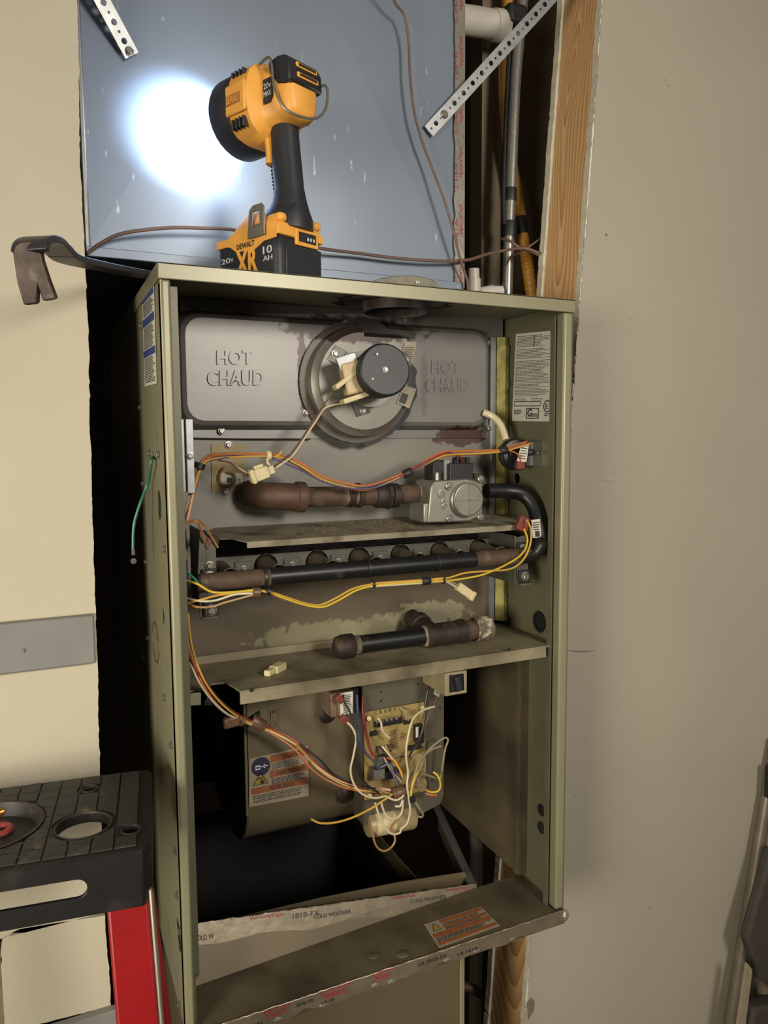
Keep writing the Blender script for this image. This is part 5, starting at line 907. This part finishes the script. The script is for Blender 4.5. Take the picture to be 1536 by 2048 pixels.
sk.plate([lp(.008, 0, -.003), lp(LW-.01, 0, -.003), lp(LW-.01, 0, -hk), lp(.008, 0, -hk)], [slot], lv*.004)
sk.plate([lp(.008, dp-.004, -.003), lp(LW-.01, dp-.004, -.003), lp(LW-.01, dp-.004, -.02), lp(.008, dp-.004, -.02)], [], lv*.004)
sk.prism([lp(0, .01, -.003), lp(0, dp-.01, -.003), lp(0, dp-.01, -hk), lp(0, .01, -hk)], -lu*.004); sk.prism([lp(LW, .01, -.003), lp(LW, dp-.01, -.003), lp(LW, dp-.01, -hk), lp(LW, .01, -hk)], lu*.004)
sk.prism([lp(.0, .01, -.003), lp(.008, 0, -.003), lp(.008, 0, -hk), lp(0, .01, -hk)], lv*.003+lu*-.002)
sk.build('cap_skirt', M['ladder_blk'], lad, bevel=.001)
MB().lathe(lp(hb[0], hb[1], -.003), (0, 0, -1), [(0, hb[2]), (.007, hb[2]*.99)], 28, False).build('hole_collar', M['ladder_blk'], lad)
pads = MB(); ca = .0195; cbk = dp/8.0
for i in range(23):
    for j in range(8):
        a0, a1 = .013+i*ca, .013+(i+1)*ca-.0018; b0_, b1_ = .006+j*cbk*.95, .006+(j+1)*cbk*.95-.0018
        am_, bm_ = (a0+a1)/2, (b0_+b1_)/2
        if any(math.hypot(am_-h[0], bm_-h[1]) < h[2]-.002 for h in (hb, tray_c)) or any(math.hypot(am_-h[0], bm_-h[1]) < h[2]+.004 for h in (hs1, hs2)): continue
        pp = []
        for a_, b2 in [(a0, b0_), (am_, b0_), (a1, b0_), (a1, bm_), (a1, b1_), (am_, b1_), (a0, b1_), (a0, bm_)]:
            for h in (hb, tray_c, hs1, hs2):
                d_ = math.hypot(a_-h[0], b2-h[1]); rr_ = h[2]+.0045
                if d_ < rr_: a_, b2 = h[0]+(a_-h[0])/d_*rr_, h[1]+(b2-h[1])/d_*rr_
            pp.append(lp(a_, b2, -.0012))
        pads.prism(pp, EZ*.0017)
pads.build('grip_pads', M['pad_worn'], lad, bevel=.0004, smooth=0)
for h, d_ in ((hb, .0012), (hs1, .0012), (hs2, .0012), (lcirc(70, 1578, .011), .0012), (lcirc(35, 1702, .011), .0012)):
    MB().lathe(lp(h[0], h[1], -.0015), EZ, [(0, h[2]), (.0022, h[2]), (.0022, h[2]+d_), (0, h[2]+d_)], 28, False).build('hole_rim', M['pad_worn'], lad)
MB().lathe(lp(tray_c[0], tray_c[1], 0), (0, 0, 1), [(.001, tray_c[2]+.003), (.0012, tray_c[2]), (-.012, tray_c[2]-.003), (-.012, 0)], 32, False).build('parts_dish', M['pad_worn'], lad)
MB().lathe(lp(0.031, .004, .0), EZ, [(-.003, .002), (-.002, .002)], 8).build('cap_mark', M['ladder_blk'], lad)
def leg(a0, a1, b0_, b1_, da, db, m, name='leg'):
    p = [lp(a0, b0_, -hk+.012), lp(a1, b0_, -hk+.012), lp(a1, b1_, -hk+.012), lp(a0, b1_, -hk+.012)]; L = zl_-hk-FL+.012; sh_ = -lu*da*L+lv*db*L-EZ*L
    return MB().hexa([q_+sh_ for q_ in p]+p).build(name, m, lad, bevel=.003)
leg(.004, .040, .004, .028, -.045, -.1, M['red_paint']); leg(.0005, .004, .004, .03, -.045, -.1, M['alu'], 'leg_edge'); leg(.002, .016, .036, .052, -.085, -.03, M['red_paint'])
leg(LW-.042, LW-.004, .004, .028, .07, -.12, M['red_paint']); leg(LW-.03, LW-.004, dp-.03, dp-.01, .1, .12, M['red_paint'])
c = Z(8, 1628, zl_-.01); tag(MB().lathe(c+V((-.012, 0, .001)), V((1, .25, .1)), [(0, .0045), (.012, .0045), (.013, .003), (.02, .003)], 10).build('pipe_fitting', M['copper']), 'tiny brass fitting in the ladder dish at left edge', 'fitting')
c = Z(0, 1662, zl_-.01); tag(MB().lathe(c+EZ*.0003, EZ, [(0, .006), (.003, .0065), (.004, .009), (.003, .0115), (0, .0118)], 20, False).build('rubber_washer', mat('red rubber', C(150, 56, 50), .5)), 'red ring in the ladder dish at left edge', 'ring')
# ------------------------------------------------------------------ folding chair at the right edge
ch = thing('folding_chair', V((1.05, .02, FL)), 'dark folded chair with grey tube frame at the lower right edge', 'chair')
t0_, t1_ = A(1552, 1480, .115), A(1445, 2140, .10); MB().cyl(t0_, t0_+(t1_-t0_)*1.35, .0115, n=16).build('frame_tube', M['tube_grey'], ch)
MB().obox(A(1538, 1562, .104), (.004, 0, .003), (0, .008, 0), (0, 0, .03)).build('frame_joint', M['black'], ch, bevel=.003)
MB().prism([A(x, y, .07) for x, y in ((1495, 1880), (1545, 1700), (1700, 1700), (1700, 2010), (1560, 1985), (1520, 1960))], (0, .02, 0)).build('back_panel', M['cloth_dark'], ch, bevel=.006)
MB().prism([A(x, y, .06) for x, y in ((1493, 2100), (1510, 2020), (1560, 2008), (1700, 2030), (1700, 2150))], (0, .03, 0)).build('seat', M['cloth_dark'], ch, bevel=.006)
MB().prism([A(x, y, .055) for x, y in ((1476, 2060), (1490, 2060), (1505, 1940), (1496, 1928))], (0, .006, 0)).build('strap', M['label_dull'], ch)
MB().prism([A(x, y, .09) for x, y in ((1526, 2005), (1700, 2005), (1700, 1962), (1526, 1962))], (0, .012, 0)).build('wood_slat', M['stud_old'], ch)
# scuffs on the right wall
for pts in (((1190, 958), (1235, 961), (1290, 961)), ((1308, 963), (1340, 966), (1366, 961)), ((1130, 1300), (1160, 1303), (1192, 1301))):
    o = MB().tube([A(x, y, YW-.0002) for x, y in pts], lambda t: .0009*math.sin(PI*max(.05, min(.95, t)))+.0002, 5).build('scratch', M['drywall_l'] if pts[0][1] < 1000 else M['rail'], bpy.data.objects['wall_right'])
rnd = random.Random(11)
for px, py in ((1275, 108), (1237, 525), (1212, 470), (1264, 637), (1170, 1485), (1175, 1500), (1385, 545), (1165, 1440), (1300, 1815), (1190, 1812), (1240, 460), (1150, 1590)):
    c = A(px, py, YW-.0001); MB().prism([c+V((rnd.uniform(-.0025, .0025), 0, rnd.uniform(-.002, .002))) for _ in range(3)], (0, -.0002, 0)).build('chip', M['ink'], bpy.data.objects['wall_right'], smooth=0)
c = A(1058, 2015, YW); MB().prism([A(x, y, YW-.0002) for x, y in ((1056, 2040), (1054, 2005), (1062, 1995), (1069, 2003), (1068, 2020))], (0, -.0003, 0)).build('torn_paper', M['closet'], bpy.data.objects['wall_right'], smooth=0)
